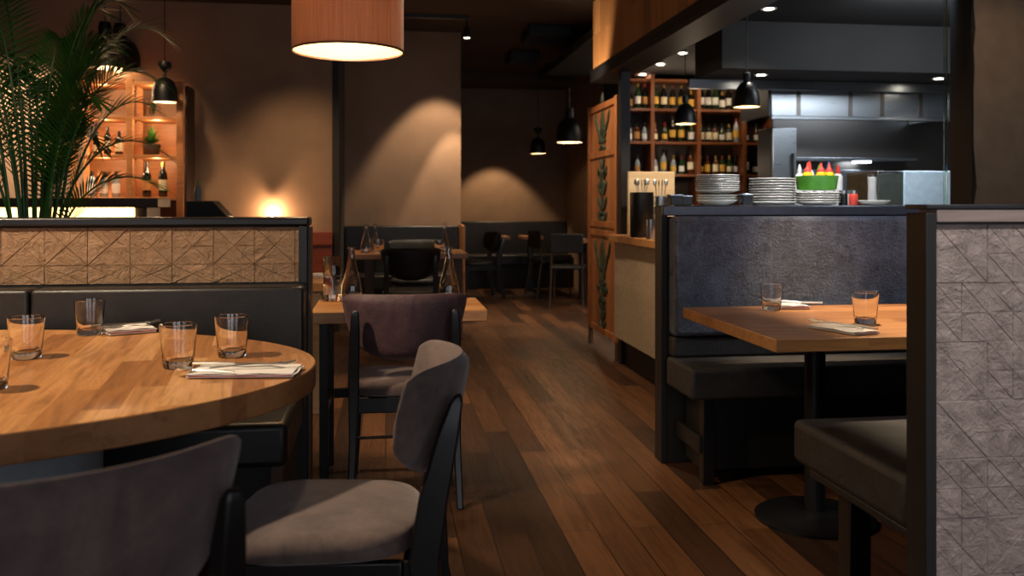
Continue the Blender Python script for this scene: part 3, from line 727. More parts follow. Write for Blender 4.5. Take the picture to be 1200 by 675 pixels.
# ------------------------------------------------------------------ carved screen + bar counter
t = thing('carved_screen', 'tall carved orange wood screen standing at the end of the bar counter', 'screen', (1.72, 6.98, 0))
y0, y1, z0, z1 = 6.5, 7.46, .14, 1.99
for a in (y0, y1-.07): ob('stile', M['red_wood'], (1.70, 1.74, a, a+.07, z0, z1), t, .004)
for z in (z0, .92, .99, 1.55, z1-.06): ob('rail', M['red_wood'], (1.702, 1.738, y0+.07, y1-.07, z, z+.05), t, .003)
ob('panel', M['red_wood'], (1.715, 1.735, y0+.07, y1-.07, z0+.05, z1-.06), t, .002)
for a in (y0+.005, y1-.065): ob('foot', M['brown_wood'], (1.705, 1.735, a, a+.06, 0, z0), t, .003)
ym = (y0+y1)/2
def motif(zc, s, kind):
    mb = MB(); rn = random.Random(int(zc*100))
    def blob(dy, dz, a, b, rot=0):
        Mx = Matrix.Rotation(rot, 4, 'X'); n = 14
        ring = [Vector((0, a*cos(2*pi*k/n), b*sin(2*pi*k/n))) for k in range(n)]
        r2 = [Mx @ p + Vector((1.714-1.72, ym-6.98+dy, zc+dz)) for p in ring]; r3 = [Mx @ (p*.72) + Vector((1.704-1.72, ym-6.98+dy, zc+dz)) for p in ring]
        mb.rings([r2, r3], True, False)
    if kind == 0:
        blob(0, 0, .05*s, .10*s)
        for k in (-1, 1):
            for j in range(3): blob(k*(.06+.045*j)*s, (-.06+.05*j)*s, .05*s, .018*s, k*(.5+.3*j))
        blob(0, .15*s, .03*s, .05*s); blob(0, -.14*s, .09*s, .022*s)
    elif kind == 1:
        for k in range(6): blob(.07*s*cos(k*pi/3), .07*s*sin(k*pi/3), .045*s, .02*s, k*pi/3)
        blob(0,0,.03*s,.03*s)
    else:
        for k in (-1,1):
            for j in range(4): blob(k*.06*s, (-.12+.08*j)*s, .055*s, .02*s, k*.7)
        blob(0,0,.016*s,.17*s)
    return mb
for zc, s, k in ((1.80, 1.35, 0), (1.68, 1.1, 1), (1.42, 1.3, 1), (1.24, 1.5, 2), (1.10, .9, 1), (.76, 1.5, 0), (.50, 1.6, 1), (.34, 1.1, 2)):
    motif(zc, s, k).build('carved_motif', M['paint_motif'], t, auto=False)
t = thing('bar_counter', 'bar counter with pale timber front and wooden worktop beside the screen', 'counter', (1.95, 5.6, 0))
ob('worktop', M['oak_warm'], (1.60, 2.25, 5.06, 6.36, .905, .955), t, .004)
ob('front_panel', M['pale_wood'], (1.65, 1.68, 5.06, 6.36, .214, .904), t, .002)
ob('carcass', M['charcoal'], (1.68, 2.2, 5.06, 6.36, .2, .9), t)
ob('kickboard', M['charcoal'], (1.73, 2.15, 5.06, 6.36, 0, .2), t)
zc = .956
t = thing('chopping_board', 'cream wooden board standing upright on the bar counter', 'board', (0,0,zc))
b0 = xat(736, 6.05); b1 = xat(791, 6.05)
MB().box(b0, b1, 6.05, 6.08, .0, zat(201, 1.8, 6.05)-zc).build('panel', M['cream_board'], t, .008)
def caddy(label, u, y, w, h, mat, cut):
    x = xat(u, y); t = thing('cutlery_holder', label, 'holder', (x, y, zc+.001))
    MB().lathe([(w*.92,0),(w,.01),(w,h),(w-.005,h),(w-.006,.02),(0,.015)], 28).build('cup', mat, t)
    return t
h1 = caddy('black cutlery pot in front of the upright cream board', 752, 5.73, .078, .295, M['black_pl'], 5)
h2 = caddy('steel cutlery pot beside the black pot on the bar counter', 774, 5.80, .046, .27, M['stainless'], 4)
h3 = caddy('short steel pot on the front of the bar counter', 763, 5.4, .03, .12, M['stainless'], 0)
for hx, nm, cnt in ((h1, 'black', 5), (h2, 'steel', 4)):
    for k in range(cnt):
        a = 2*pi*k/cnt; s_ = thing('spoon', f'{ORD[k]} spoon standing in the {nm} cutlery pot on the bar counter', 'spoon', (hx.location.x+.022*cos(a), hx.location.y+.022*sin(a), zc+.10), a)
        MB().tube([(0,0,0),(.008,0,.20),(.016,0,.25)], [.003,.003,.004], 6).build('handle', M['cutlery'], s_)
        MB().lathe([(0,-.022),(.010,-.016),(.015,0),(.011,.017),(0,.022)], 12, o=(.017,0,.262), M=Matrix.Diagonal((1,.3,1,1))).build('bowl', M['cutlery'], s_)

# ------------------------------------------------------------------ plates on the pass
PZ = 1.1665
def plate_proto(r, h):
    return [(0,.002),(r*.55,.0),(r*.6,.003),(r*.75,h*.35),(r*.97,h*.92),(r,h),(r*.985,h+.002),(r*.74,h*.45+.003),(r*.58,.007),(0,.006)]
def stack(u, y, r, n, dz, h, words, mat, group, z0=PZ):
    x = xat(u, y); first = None
    for k in range(n):
        lab = f'{words}, {ORD[k] if k < 10 else str(k+1)} from the bottom'
        loc = (x + random.uniform(-.002,.002), y, z0 + .0005 + k*dz)
        if first is None:
            first = thing('dinner_plate', lab, 'plate', loc, 0, group); MB().lathe(plate_proto(r, h), 48).build('dish', mat, first)
        else: dup(first, loc, 0, lab, group)
    return z0 + n*dz + h
y_p = 4.72
zt = stack(840, y_p, .112, 3, .014, .028, 'white bowl in the left stack on the pass', M['china'], 'bowls under the left plate stack')
stack(840.5, y_p, .121, 8, .0115, .018, 'white plate in the left stack on the pass', M['china'], 'plates in the left stack', z0=PZ+.066)
stack(905, y_p, .128, 10, .0142, .019, 'white plate in the middle stack on the pass', M['china'], 'plates in the middle stack')
stack(957, y_p, .128, 5, .0128, .019, 'white plate in the right stack on the pass', M['china'], 'plates in the right stack')
x3 = xat(957, y_p); ztub = PZ + 5*.0128 + .022
t = thing('plastic_tub', 'bright green plastic tub on the right plate stack', 'tub', (x3, y_p, ztub))
MB().lathe([(0,0),(.10,0),(.105,.003),(.116,.075),(.119,.078),(.114,.076),(.102,.006),(0,.005)], 40).build('bowl', M['green_pl'], t)
for k, (dx, dy) in enumerate(((-.068,-.03),(.0,-.055),(.06,-.03),(-.03,.045),(.045,.04))):
    q = thing('sauce_bottle', f'yellow sauce bottle with red nozzle in the green tub, {["leftmost","middle front","rightmost","back left","back right"][k]}', 'bottle', (x3+dx, y_p+dy, ztub+.0062))
    MB().lathe([(0,0),(.025,0),(.027,.004),(.027,.082),(.021,.092),(0,.092)], 20).build('body', M['yellow_pl'], q)
    MB().lathe([(.020,.0925),(.018,.108),(.008,.118),(.004,.145),(0,.145)], 16).build('nozzle', M['red_pl'], q)
for k, u in enumerate((937, 948.5, 960, 971, 982)):
    yy = 5.0; q = thing('squeeze_bottle', f'clear white squeeze bottle behind the green tub, {ORD[k]} from the left', 'bottle', (xat(u, 4.97), 4.97, PZ+.0005))
    hh_ = .22 + .02*(k % 2); MB().lathe([(0,0),(.024,0),(.026,.004),(.026,hh_-.05),(.016,hh_-.035),(0,hh_-.035)], 18).build('body', M['white_pl'], q)
    MB().lathe([(.013,hh_-.0345),(.012,hh_-.01),(.004,hh_+.02),(0,hh_+.02)], 14).build('nozzle', [M['white_pl'], M['red_pl'], M['green_pl'], M['blue_pl'], M['red_pl']][k], q)
# white tray, shaker, little jars to the right
q = thing('serving_dish', 'shallow white dish on the pass right of the plate stacks', 'dish', (xat(1024, 4.6), 4.6, PZ+.0005)); MB().lathe(plate_proto(.085, .026), 40).build('dish', M['china'], q)
q = thing('salt_shaker', 'white upright shaker behind the shallow white dish', 'shaker', (xat(1022, 4.85), 4.85, PZ+.0005)); MB().lathe([(0,0),(.026,0),(.028,.005),(.022,.11),(.025,.14),(.024,.165),(0,.17)], 24).build('body', M['white_pl'], q); MB().lathe([(.0245,.166),(.022,.18),(0,.183)], 20).build('lid', M['stainless'], q)
for k, (u, m_, nm) in enumerate(((993,'white_pl','white'),(1000,'red_pl','red'),(988,'black_pl','black'))):
    q = thing('spice_jar', f'{nm} spice jar between the plates and the white dish', 'jar', (xat(u, 4.8-.07*k), 4.8-.07*k, PZ+.0005)); MB().lathe([(0,0),(.024,0),(.025,.003),(.025,.06),(.02,.066),(0,.066)], 20).build('body', M[m_], q); MB().lathe([(.022,.0665),(.022,.083),(0,.083)], 18).build('lid', M['stainless'], q)
for k, (u, w_, h_, m_) in enumerate(((791,.035,.05,'black_pl'),(803,.03,.045,'black_pl'),(874,.03,.055,'steel_dark'))):
    q = thing('small_tin', f'small dark tin on the pass, {["left of the left plate stack","touching the left plate stack","between the left and middle stacks"][k]}', 'tin', (xat(u, 4.6), 4.6, PZ+.0005)); MB().box(-w_, w_, -w_, w_, 0, h_).build('body', M[m_], q, .004); MB().box(-w_-.001, w_+.001, -w_-.001, w_+.001, h_+.0003, h_+.008).build('lid', M['stainless'], q, .002)

# ------------------------------------------------------------------ kitchen equipment
HY = 7.78
hx0, hx1 = xat(904, HY), xat(1111, HY)
t = thing('extractor_hood', 'wide stainless extractor hood hanging over the cooking line', 'hood', ((hx0+hx1)/2, HY, 0))
zt_, zb_ = 2.298, zat(136, hx0, HY)
ob('front_panel', M['stainless'], (hx0, hx1, HY, HY+.03, zb_, zt_), t, .006)
nseam = [hx0 + (hx1-hx0)*k for k in (.15, .44, .62, .84)]
for s_ in nseam: ob('seam_strip', M['stain_dark'], (s_-.02, s_+.02, HY-.004, HY-.0005, zb_+.01, zt_-.01), t, .001)
ob('lip', M['stainless'], (hx0-.01, hx1+.01, HY-.03, HY+.03, zb_-.03, zb_-.001), t, .004)
ob('side_panel', M['black_metal'], (hx0-.03, hx0-.001, HY, 8.43, zb_, zt_), t, .004); ob('side_panel', M['stainless'], (hx1+.001, hx1+.03, HY, 8.43, zb_, zt_), t, .004)
ob('top_panel', M['stain_dark'], (hx0, hx1, HY+.031, 8.43, zt_-.03, zt_), t, .002)
ob('canopy_rim', M['stainless'], (xat(808, HY-.06), hx1+.03, HY-.06, HY-.012, zt_-.085, zt_), t, .003)
ob('hood_light', M['hood_lens'], (hx0+.8, hx0+1.2, 8.0, 8.15, zt_-.05, zt_-.031), t, .004)
t = thing('splashback', 'dark steel splashback behind the cooking line under the hood', 'splashback', (hx0, 8.46, 0))
sb0 = xat(906, 8.44)
ob('panel', M['stain_dark'], (sb0, 5.9, 8.44, 8.48, 0, 2.29), t, .002)
ob('shelf', M['stainless'], (hx0+.32, 5.2, 8.20, 8.438, 1.60, 1.63), t, .003)
ob('shelf_light', M['hood_lens'], (hx0+1.1, hx0+1.25, 8.25, 8.35, 1.585, 1.599), t, .002)
t = thing('cooking_range', 'low stainless cooking range on the back line of the kitchen', 'range', (4.6, 8.2, 0))
ob('body', M['stainless'], (hx0+.34, 5.7, 7.9, 8.43, 0, .98), t, .006)
ob('upstand', M['stainless'], (hx0+.34, 4.95, 8.38, 8.43, .981, 1.52), t, .004)
ob('grill', M['black_metal'], (4.98, 5.6, 7.95, 8.40, .981, 1.50), t, .01)
t = thing('upright_fridge', 'tall narrow stainless fridge left of the hood', 'fridge', (xat(921, 7.9), 8.1, 0))
fx_a, fx_b = xat(906, 7.9), xat(935, 7.9)
ob('body', M['black_metal'], (fx_a, fx_b, 7.95, 8.25, 0, 1.89), t, .006)
ob('door', M['stainless'], (fx_a+.003, fx_b-.003, 7.92, 7.948, .1, 1.885), t, .006)
ob('handle', M['black_metal'], (fx_b-.06, fx_b-.045, 7.88, 7.918, 1.2, 1.65), t, .004)
SY = 5.6
M['green_steel'] = plain('greenish_steel', '8f9c92', .28, .85)
t = thing('steel_display_case', 'pale steel display case at the right end of the kitchen pass', 'cabinet', (xat(1075, SY), SY, 0))
sx0, sxm, sx1 = xat(1028, SY), xat(1059, SY), xat(1116, SY)
ob('body', plain('pale_blue_enamel', 'c4d6de', .3), (sxm, sx1, SY, SY+.45, .0, zat(200, sxm, SY)), t, .01)
ob('side_panel', M['green_steel'], (sx0, sx0+.012, SY, SY+.4, .9, zat(203, sx0, SY)), t, .002)
ob('front_panel', M['green_steel'], (sx0+.013, sxm-.002, SY, SY+.012, .9, zat(203, sx0, SY)), t, .002)
ob('top_frame', M['stainless'], (sx0, sxm-.002, SY, SY+.4, zat(203, sx0, SY)+.001, zat(200.5, sx0, SY)), t, .002)
ob('base', M['stainless'], (sx0, sxm-.002, SY, SY+.45, 0, .899), t, .003)
t = thing('prep_table', 'stainless prep table across the middle of the kitchen', 'table', (3.0, 6.7, 0))
ob('worktop', M['stainless'], (2.9, 4.6, 6.4, 7.0, 1.0, 1.04), t, .004)
for x, y in ((2.95,6.45),(4.5,6.45),(2.95,6.9),(4.5,6.9)): ob('leg', M['stainless'], (x, x+.04, y, y+.04, 0, 1.0), t, .002)
q = thing('glass_upright', 'thin green glass-edged upright beside the dark side of the column', 'screen', (xat(1108, 4.4), 4.4, 0))
MB().box(-.004,.004,-.012,.012,1.168,2.69).build('pane', M['glass_green'], q, .001)

# ------------------------------------------------------------------ back bar with bottles
SYB = 10.05
vx = [xat(735, SYB), xat(765, SYB), xat(819.5, SYB), xat(873, SYB), xat(908, SYB)]
dS = -ST*3.5 + CT*SYB
zs = [zat(204, 3.5, SYB), zat(166, 3.5, SYB), zat(127.5, 3.5, SYB), zat(93, 3.5, SYB)]
t = thing('bar_shelving', 'tall wooden bar shelving filled with bottles at the back of the kitchen', 'shelf', (3.4, SYB, 0))
for i, x in enumerate(vx): ob('upright', M['bar_wood'], (x-.022, x+.022, SYB, SYB+.32, 0, zs[3]+.05), t, .003)
for i in range(4):
    for j, z in enumerate(zs): ob('shelf', M['bar_wood'], (vx[i]+.023, vx[i+1]-.023, SYB+.005, SYB+.32, z-.03, z), t, .003)
ob('back_panel', M['dark_wood'], (vx[0], vx[-1], SYB+.322, SYB+.34, 0, zs[3]), t, .002)
ob('base_cabinet', M['dark_wood'], (vx[0]+.03, vx[-1]-.03, SYB-.02, SYB+.32, 0, .95), t, .003)
def bottle_mesh(kind):
    if kind == 'wine': return [(0,0),(.034,0),(.037,.004),(.037,.185),(.030,.215),(.016,.24),(.0145,.30)], .30, (.06,.15), .0375
    if kind == 'spirit': return [(0,0),(.038,0),(.041,.004),(.041,.17),(.034,.195),(.015,.212),(.014,.26)], .26, (.04,.14), .0415
    return [(0,0),(.031,0),(.033,.004),(.033,.12),(.026,.15),(.013,.185),(.0125,.235)], .235, (.035,.1), .0335
protos = {}
COLW = {'b_dark':'dark','b_green':'green','b_amber':'amber','b_clear':'clear'}
def bottle(kind, glassm, labm, capm, loc, label, group, scale=1):
    key = (kind, glassm, labm, capm)
    if key not in protos:
        prof, h, (l0, l1), lr = bottle_mesh(kind)
        t = thing('bottle', label, 'bottle', loc, 0, group)
        bo = MB().lathe(prof + [(0, h)], 20).build('body', M[glassm], t)
        MB().lathe([(lr, l0), (lr+.0006, l0), (lr+.0006, l1), (lr, l1)], 20, closed=True).build('label', M[labm], bo)
        MB().lathe([(.0155, h-.05), (.0158, h+.002), (0, h+.003)], 16).build('cap', M[capm], t)
        protos[key] = t
    else: t = dup(protos[key], loc, 0, label, group)
    t.scale = (scale,)*3
    return t
rb = random.Random(5)
bayn = ['leftmost','second','third','right-end']
rown = {2:'top',1:'middle',0:'lower'}
for row in (2, 1, 0):
    for bay in range(4):
        n = [4, 5, 6, 3][bay] if row != 0 else [2, 5, 6, 3][bay]
        a, b = vx[bay]+.064, vx[bay+1]-.064
        if bay == 0: n -= 1
        for k in range(n):
            kind = rb.choice(['wine','wine','spirit','wine']) if row == 2 else rb.choice(['spirit','spirit','beer','wine'])
            gm = rb.choice(['b_dark','b_dark','b_green']) if row == 2 else rb.choice(['b_dark','b_amber','b_clear','b_green','b_clear' if row == 0 else 'b_amber'])
            lm = rb.choice(['lab_cream','lab_yellow','lab_white','lab_cream']) if bay != 0 else rb.choice(['lab_white','lab_tan'])
            cm = rb.choice(['cap_red','cap_gold','cap_black','cap_black'])
            x = a + (b-a)*(k/(n-1) if n > 1 else .5)
            w_ = {'wine':'wine bottle','spirit':'squat bottle','beer':'small bottle'}[kind]
            lab = f'{COLW[gm]} {w_}, {ORD[k]} from left on {rown[row]} shelf of {bayn[bay]} bar bay'
            bottle(kind, gm, lm, cm, (x, SYB+.11+rb.uniform(-.02,.03), zs[row]+.001), lab, f'bottles on the {rown[row]} bar shelf', {'wine':.96,'spirit':.84,'beer':.95}[kind])

# ------------------------------------------------------------------ left shelf unit
UY = 8.0
ux = [xat(86, UY), xat(151.5, UY), xat(210.5, UY)]
uz = [zat(231, -2.2, UY), zat(181, -2.2, UY), zat(136, -2.2, UY), zat(95, -2.2, UY)]
t = thing('shelf_unit', 'open warm wood shelf unit against the left wall with bottles and plant', 'shelf', (-2.2, UY, 0))
for x in ux: ob('upright', M['shelf_wood'], (x-.028, x+.028, UY, UY+.045, 0, uz[3]+.02), t, .003)
for x in ux: ob('upright', M['shelf_wood'], (x-.028, x+.028, UY+.33, UY+.37, 0, uz[3]+.02), t, .003)
for i in (0, 1):
    for z in uz: ob('shelf', M['shelf_wood'], (ux[i]+.029, ux[i+1]-.029, UY+.003, UY+.37, z-.028, z), t, .003)
ob('back_panel', M['shelf_wood'], (ux[0], ux[2], UY+.374, UY+.39, .05, uz[2]), t, .002)
ob('side_panel', M['dark_wood'], (ux[2]+.03, ux[2]+.05, UY+.05, UY+.37, 0, uz[3]-.02), t, .002)
for u, k, h_, lab in ((113,'beer',.85,'small dark bottle with pale label, left of three on the wooden shelf'), (126,'wine',.8,'dark wine bottle in the middle of three on the wooden shelf'), (139.5,'spirit',.78,'dark bottle with cream label, right of three on the wooden shelf')):
    bottle(k, 'b_dark', 'lab_cream', 'cap_black', (xat(u, UY+.12), UY+.12, uz[1]+.001), lab, 'bottles on the left shelf unit', h_)
bottle('wine', 'b_dark', 'lab_tan', 'cap_black', (xat(172, UY+.12), UY+.12, uz[0]+.001), 'dark wine bottle at lower right of the wooden shelf, left of two', 'bottles on the left shelf unit', 1)
bottle('wine', 'b_dark', 'lab_cream', 'cap_gold', (xat(191, UY+.12), UY+.12, uz[0]+.001), 'dark wine bottle with cream label at lower right of the wooden shelf', 'bottles on the left shelf unit', 1)
for u, lab in ((108,'left'),(122,'middle'),(136,'right')):
    bottle('spirit', 'b_clear', 'lab_white', 'cap_black', (xat(u, UY+.15), UY+.15, uz[0]+.001), f'clear bottle on the lowest shelf behind the palm, {lab} of three', 'clear bottles on the left shelf unit', .85)
q = thing('potted_plant', 'small leafy plant in a dark pot on the middle right shelf', 'plant', (xat(178, UY+.19), UY+.19, uz[1]+.001))
MB().lathe([(0,0),(.05,0),(.06,.01),(.075,.09),(.07,.10),(.06,.095),(0,.085)], 24).build('pot', M['dark_wood'], q)
fl = MB(); rl = random.Random(9)
for k in range(70):
    a = rl.uniform(0, 2*pi); el = rl.uniform(.3, 1.5); L = rl.uniform(.09, .19); b_ = Vector((0,0,.09)); d_ = Vector((cos(a)*cos(el)*.6, sin(a)*cos(el)*.45, sin(el))); tip = b_ + d_*L
    s_ = d_.cross(Vector((0,0,1))).normalized()*.018; m_ = b_.lerp(tip, .6)
    fl.add([b_, m_+s_, tip, m_-s_+Vector((0,0,.004))], [(0,1,2),(0,2,3)], True)
fl.build('foliage', M['leaf'], q)
q = thing('glass_vase', 'clear bottle vase with green stem on the upper right shelf', 'vase', (xat(180, UY+.15), UY+.15, uz[2]+.001))
MB().lathe([(0,0),(.05,0),(.055,.005),(.055,.10),(.02,.16),(.016,.22),(.013,.22),(.017,.16),(.051,.1),(.051,.01),(0,.008)], 24).build('glass', M['glass'], q)
fl = MB()
for k in range(14):
    a = k*2.4; b_ = Vector((0,0,.02)); tip = Vector((.03*cos(a), .03*sin(a), .13+.04*(k%3))); s_ = Vector((.01*sin(a), -.01*cos(a), 0)); fl.add([b_, b_.lerp(tip,.6)+s_, tip, b_.lerp(tip,.6)-s_], [(0,1,2,3)], True)
fl.build('leaf', M['leaf'], q)
# host bar below the shelf with lit strip
t = thing('service_bar', 'dark timber service bar with glowing strip under its top, left back', 'counter', (-3.5, 7.2, 0))
SB = 7.1; xr = xat(185, SB)
ob('worktop', M['brown_wood'], (XL+.05, xr, SB, SB+.4, zat(243, -2.4, SB), zat(232, -2.4, SB)), t, .004)
ob('led_strip', M['led'], (XL+.1, xat(155, SB), SB+.05, SB+.07, zat(254, -2.4, SB)-.01, zat(243, -2.4, SB)-.002), t, .002)
ob('cabinet', M['dark_wood'], (XL+.05, xr-.1, SB+.08, SB+.5, 0, zat(243, -2.4, SB)-.001), t, .003)
t = thing('waiter_station', 'small dark waiter stand with sloped top beside the wooden shelf', 'stand', (xat(245, 7.3), 7.3, 0))
MB().prism([(-.14,.0),(.16,.0),(.16,1.08),(.05,1.2),(-.14,1.2)], -.15, .15, M=Matrix.Rotation(R(90), 4, 'X')).build('body', M['charcoal'], t, .004)
q = thing('pump_bottle', 'clear pump bottle with green top on the waiter stand', 'bottle', (xat(232, 7.3), 7.3, 1.2005))
MB().lathe([(0,0),(.026,0),(.028,.003),(.028,.10),(.012,.125),(0,.125)], 20).build('body', M['b_clear'], q); MB().lathe([(.012,.1255),(.01,.155),(0,.155)], 14).tube([(0,0,.15),(0,0,.165),(.025,0,.165)], .006, 8).build('pump', M['green_pl'], q)
# wall sconce
ws = Vector((xat(319, LW-.08), LW-.085, zat(250, -1.2, LW-.08)))
t = thing('wall_sconce', 'small round wall light throwing a warm fan on the plaster', 'lamp', (ws.x, ws.y, ws.z))
MB().lathe([(0,.040),(.012,.038),(.013,.028),(.004,.024),(0,.024)], 24).build('shade', M['black_metal'], t)
MB().tube([(0,.083,-.05),(0,.0,-.052),(0,0,-.03)], .006, 8).build('bracket', M['black_metal'], t)
MB().lathe([(0,-.03),(.010,-.028),(.010,-.014),(0,-.012)], 16).build('bulb', M['bulb'], t)

# ------------------------------------------------------------------ palm
pp = at(38, 254, d=4.55)
t = thing('potted_palm', 'tall feathery palm in a planter behind the black-capped divider', 'plant', (pp.x, pp.y, 0))
MB().lathe([(0,0),(.20,0),(.21,.01),(.25,.5),(.26,.52),(.235,.52),(.22,.47),(0,.46)], 40).build('planter', M['pot'], t)
MB().lathe([(0,.462),(.215,.472),(.2,.476),(0,.485)], 28).build('soil', M['soil'], t)
rp_ = random.Random(21)
def frond(az, h, reach, droop, base, nl=40, ll=.27, flat=.6):
    """arching frond: stalk leaves the pot, rachis with paired leaflets"""
    b_ = Vector((base[0], base[1], .47)); out = Vector((cos(az), sin(az), 0)); pts = []
    N = 26
    for i in range(N + 1):
        s = i / N
        pts.append(b_ + out*(reach*s**1.9) + Vector((0,0,h*(1-(1-s)**1.6) - droop*s**3.2)))
    mb = MB(); mb.tube(pts, [.009*(1-.85*i/N)+.001 for i in range(N+1)], 6)
    for k in range(nl):
        s = .40 + .60*(k/(nl-1)); f_ = s*N; i = min(int(f_), N-1); p = pts[i].lerp(pts[i+1], f_-i)
        tg = (pts[i+1]-pts[i]).normalized(); side = tg.cross(Vector((0,0,1))).normalized()
        if side.length < .1: side = Vector((1,0,0))
        upv = side.cross(tg).normalized(); q = (k/(nl-1))
        L = ll*(.55+.9*q*(1-q)*2.2)*(1-.35*q)
        for sg in (-1, 1):
            dr = (side*sg*(.85-.35*q) + tg*(.55+.5*q) + upv*.18*flat).normalized()
            L_ = L*rp_.uniform(.88,1.1); w_ = .0055
            m1 = p + dr*L_*.45 + Vector((0,0,-.01)); tip = p + dr*L_ + Vector((0,0,-.10*L_-.015))
            wv = tg.cross(dr).cross(dr).normalized()*w_; wv = wv if wv.length else tg*w_
            mb.add([p-wv*.4, p+wv*.4, m1+wv, m1-wv, tip], [(0,1,2,3),(3,2,4)], True)
    return mb
fr_spec = []
for k in range(22):
    az = R(-35 + 250*((k*.618) % 1)); rr_ = .85 if cos(az) < 0 else .48
    fr_spec.append((az, rp_.uniform(1.3,2.3), rp_.uniform(.3,rr_), rp_.uniform(.05,.4), 40))
fr_spec += [(R(-15), 1.02, .62, .22, 40), (R(10), 1.30, .60, .34, 42), (R(-20), 1.62, .62, .30, 42), (R(60), 1.9, .5, .3, 40), (R(120), 1.7, .5, .3, 40), (R(200), 1.6, .6, .3, 40), (R(185), 1.1, .6, .2, 40), (R(85), 1.3, .35, .15, 40), (R(20), 1.95, .55, .35, 40)]
for az, h_, re, dr, nl in fr_spec:
    base = (.11*cos(az)*rp_.uniform(.3,1), .11*sin(az)*rp_.uniform(.3,1))
    frond(az, h_, re, dr, base, nl).build('frond', M['leaf'], t)

# ------------------------------------------------------------------ lights
def light(kind, name, loc, e, c, size=.1, tgt=None, spot=60, blend=.3, sy=None):
    L = bpy.data.lights.new(name, kind); L.energy = e; L.color = c
    o = bpy.data.objects.new(name, L); col.objects.link(o); o.location = loc
    if kind == 'AREA':
        L.size = size
        if sy: L.shape = 'RECTANGLE'; L.size_y = sy
    else: L.shadow_soft_size = size
    if kind == 'SPOT': L.spot_size = R(spot); L.spot_blend = blend
    if tgt is not None:
        d = Vector(tgt) - Vector(loc); o.rotation_euler = d.to_track_quat('-Z', 'Y').to_euler()
    return o
WARM = (1, .69, .40); WARM2 = (1, .77, .53); NEU = (1, .90, .78); COOL = (.80, .89, 1); DAY = (.93, .95, 1)
# added area lamps for daylight through unseen shop windows behind the camera
for i, (a, b, z0, z1) in enumerate(wins):
    light('AREA', 'window_daylight', ((a+b)/2, YF-.3, (z0+z1)/2), [26, 34, 50][i], DAY, b-a, ((a+b)/2, 5, .9), sy=z1-z0)
# ceiling spots of the dining room and added fill spots
light('SPOT', 'ceiling_or_fill_spot', (-1.95, 2.25, 2.9), 400, WARM2, .07, (-1.2, 2.45, .7), 85, .6)
light('SPOT', 'ceiling_or_fill_spot', (-2.2, 2.6, 2.9), 90, WARM2, .05, (-1.9, 3.55, .95), 60, .8)  # added grazing spot to warm the left divider panel
light('SPOT', 'ceiling_or_fill_spot', (1.95, 3.6, 2.62), 470, WARM2, .05, (1.75, 3.1, .7), 54, .6)
light('SPOT', 'ceiling_or_fill_spot', (1.38, .85, 2.8), 185, (1,.95,.90), .04, (1.72, 2.0, .55), 38, .7)  # put in to light the tiled divider face, fixture unseen
light('SPOT', 'ceiling_or_fill_spot', (.7, 5.2, 2.9), 250, WARM2, .08, (.85, 5.2, 0), 70, .8)
light('SPOT', 'ceiling_or_fill_spot', (.2, 4.1, 2.9), 60, WARM2, .06, (.1, 4.0, .7), 50, .8)
light('SPOT', 'ceiling_or_fill_spot', (.5, 8.0, 2.9), 60, WARM, .06, (.3, 7.9, .7), 50, .8)
light('SPOT', 'ceiling_or_fill_spot', (1.3, 9.2, 2.85), 50, WARM, .08, (1.35, 9.4, 0), 60, .8)
light('POINT', 'drum_lamp', (dl.x, dl.y, zb+.12), 42, WARM, .04)
# wall washers
light('SPOT', 'wall_washer', (.50, PW-.55, 2.85), 120, WARM2, .04, (.60, PW-.1, .3), 70, .35)
light('SPOT', 'wall_washer', (.70, PW-.30, 2.40), 90, WARM2, .04, (.74, PW-.02, .3), 50, .3)
light('POINT', 'sconce_light', (ws.x, ws.y, ws.z+.002), 12, (1, .62, .34), .005)
light('SPOT', 'far_washer', (1.55, 12.35, 2.2), 90, WARM, .03, (1.55, 12.75, .3), 80, .4)
for i_ in (0, 1):
    for k in range(3): light('POINT', 'shelf_light', ((ux[i_]+ux[i_+1])/2, UY+.07, uz[k+1]-.06), [2.6, 3.0, 3.4][k], WARM, .03)
light('SPOT', 'shelf_fill', (-2.0, 6.6, 2.9), 120, WARM, .06, (-2.25, 8.1, 1.7), 50, .8)  # added in front of the shelf unit to brighten its wood
light('SPOT', 'plaster_fill', (-.9, 7.2, 2.9), 95, WARM, .08, (-.72, 8.4, .9), 64, .95)  # general wash added to even out the plaster wall
light('SPOT', 'left_washer', (-3.3, 7.75, 2.85), 420, WARM2, .05, (-3.2, 8.4, 1.1), 80, .6)
light('SPOT', 'palm_fill', (-.9, 4.0, 2.9), 14, WARM2, .06, (-1.75, 4.5, 1.6), 70, .7)  # added lamp that lifts the palm fronds
for t_, p in pends: light('POINT', 'pendant_bulb', (p.x, p.y, p.z+.04), 7, WARM, .02)
for q in DL: light('SPOT', 'downlight', (q.x, q.y, q.z-.02), 40, NEU, .03, (q.x, q.y, 0), 120, .6)
light('AREA', 'hood_light', (4.4, 8.05, 2.2), 6, COOL, 1.2, (4.4, 8.06, 0), sy=.2)
light('AREA', 'hood_front_fill', (4.3, 5.9, 2.62), 30, (.86,.93,1), 1.6, (4.5, 7.4, 1.3), sy=.25)  # added panel for the hood front to reflect, no such fitting
for x in (1.95, 2.5): light('SPOT', 'pass_fill', (x, 4.45, 2.62), 120, (1,.96,.92), .08, (x-.02, 4.72, 1.2), 62, .6)  # fill lamps added to brighten the plates, no fitting there
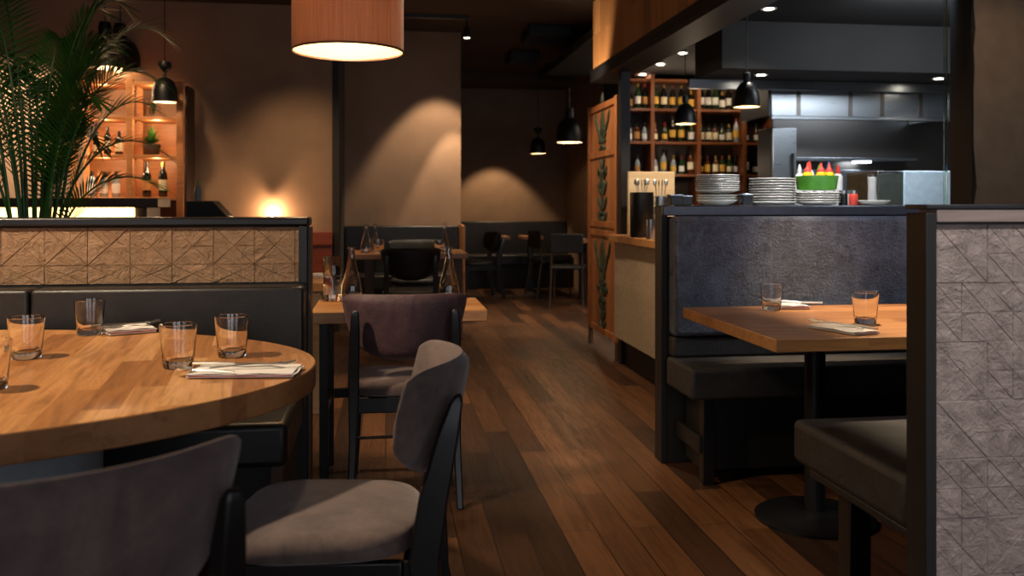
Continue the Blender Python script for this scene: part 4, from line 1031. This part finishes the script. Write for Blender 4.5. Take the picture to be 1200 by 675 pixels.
for x in (3.0, 3.55, 4.1): light('POINT', 'bar_shelf_fill', (x, 9.7, 2.45), 5, WARM2, .05)  # points added in front of the shelving to lift the bottles
light('POINT', 'bar_shelf_fill', (3.4, 9.6, 1.6), 4.5, WARM2, .05)
light('SPOT', 'ceiling_or_fill_spot', (2.8, 3.0, 2.62), 110, COOL, .05, (2.2, 3.86, 1.0), 56, .8)  # cool spot added for the blue sheen on the slate backrest
light('SPOT', 'bar_counter_fill', (1.95, 5.2, 2.1), 70, WARM2, .04, (1.9, 5.95, 1.1), 70, .8)  # fill added to brighten the cream board
light('SPOT', 'column_fill', (3.2, 3.9, 2.6), 11, WARM2, .05, (3.5, 4.75, 1.6), 80, .8)  # extra lamp added to lighten the concrete
light('SPOT', 'case_fill', (3.3, 4.9, 2.62), 150, COOL, .05, (3.2, 5.75, 1.05), 70, .7)  # unseen cool lamp added to brighten the display case
light('SPOT', 'bulkhead_spot', (1.22, 6.7, 2.0), 40, WARM2, .04, (1.66, 6.9, 2.6), 95, .7)
light('SPOT', 'screen_spot', (.9, 6.5, 2.8), 110, WARM2, .04, (1.75, 6.9, 1.1), 60, .6)

# ------------------------------------------------------------------ world, camera, view
w = bpy.data.worlds.new('world'); bpy.context.scene.world = w; w.use_nodes = True
bg = w.node_tree.nodes['Background']; bg.inputs[0].default_value = (.55, .70, 1, 1); bg.inputs[1].default_value = .35
cam = bpy.data.cameras.new('camera'); co = bpy.data.objects.new('camera', cam); col.objects.link(co)
cam.sensor_width = 36; cam.lens = F/1200*36; cam.shift_y = -(337.5-VH)/1200
co.location = (0, 0, H); co.rotation_euler = (R(90), 0, TH); cam.clip_start = .05
cam.dof.use_dof = True; cam.dof.focus_distance = 3.2; cam.dof.aperture_fstop = 3.2
s = bpy.context.scene; s.camera = co
s.view_settings.view_transform = 'Standard'; s.view_settings.look = 'None'; s.view_settings.gamma = 1; s.view_settings.exposure = 0
s.view_settings.use_curve_mapping = False
s.cycles.use_denoising = True; s.cycles.max_bounces = 10; s.cycles.transmission_bounces = 10; s.cycles.sample_clamp_indirect = 4
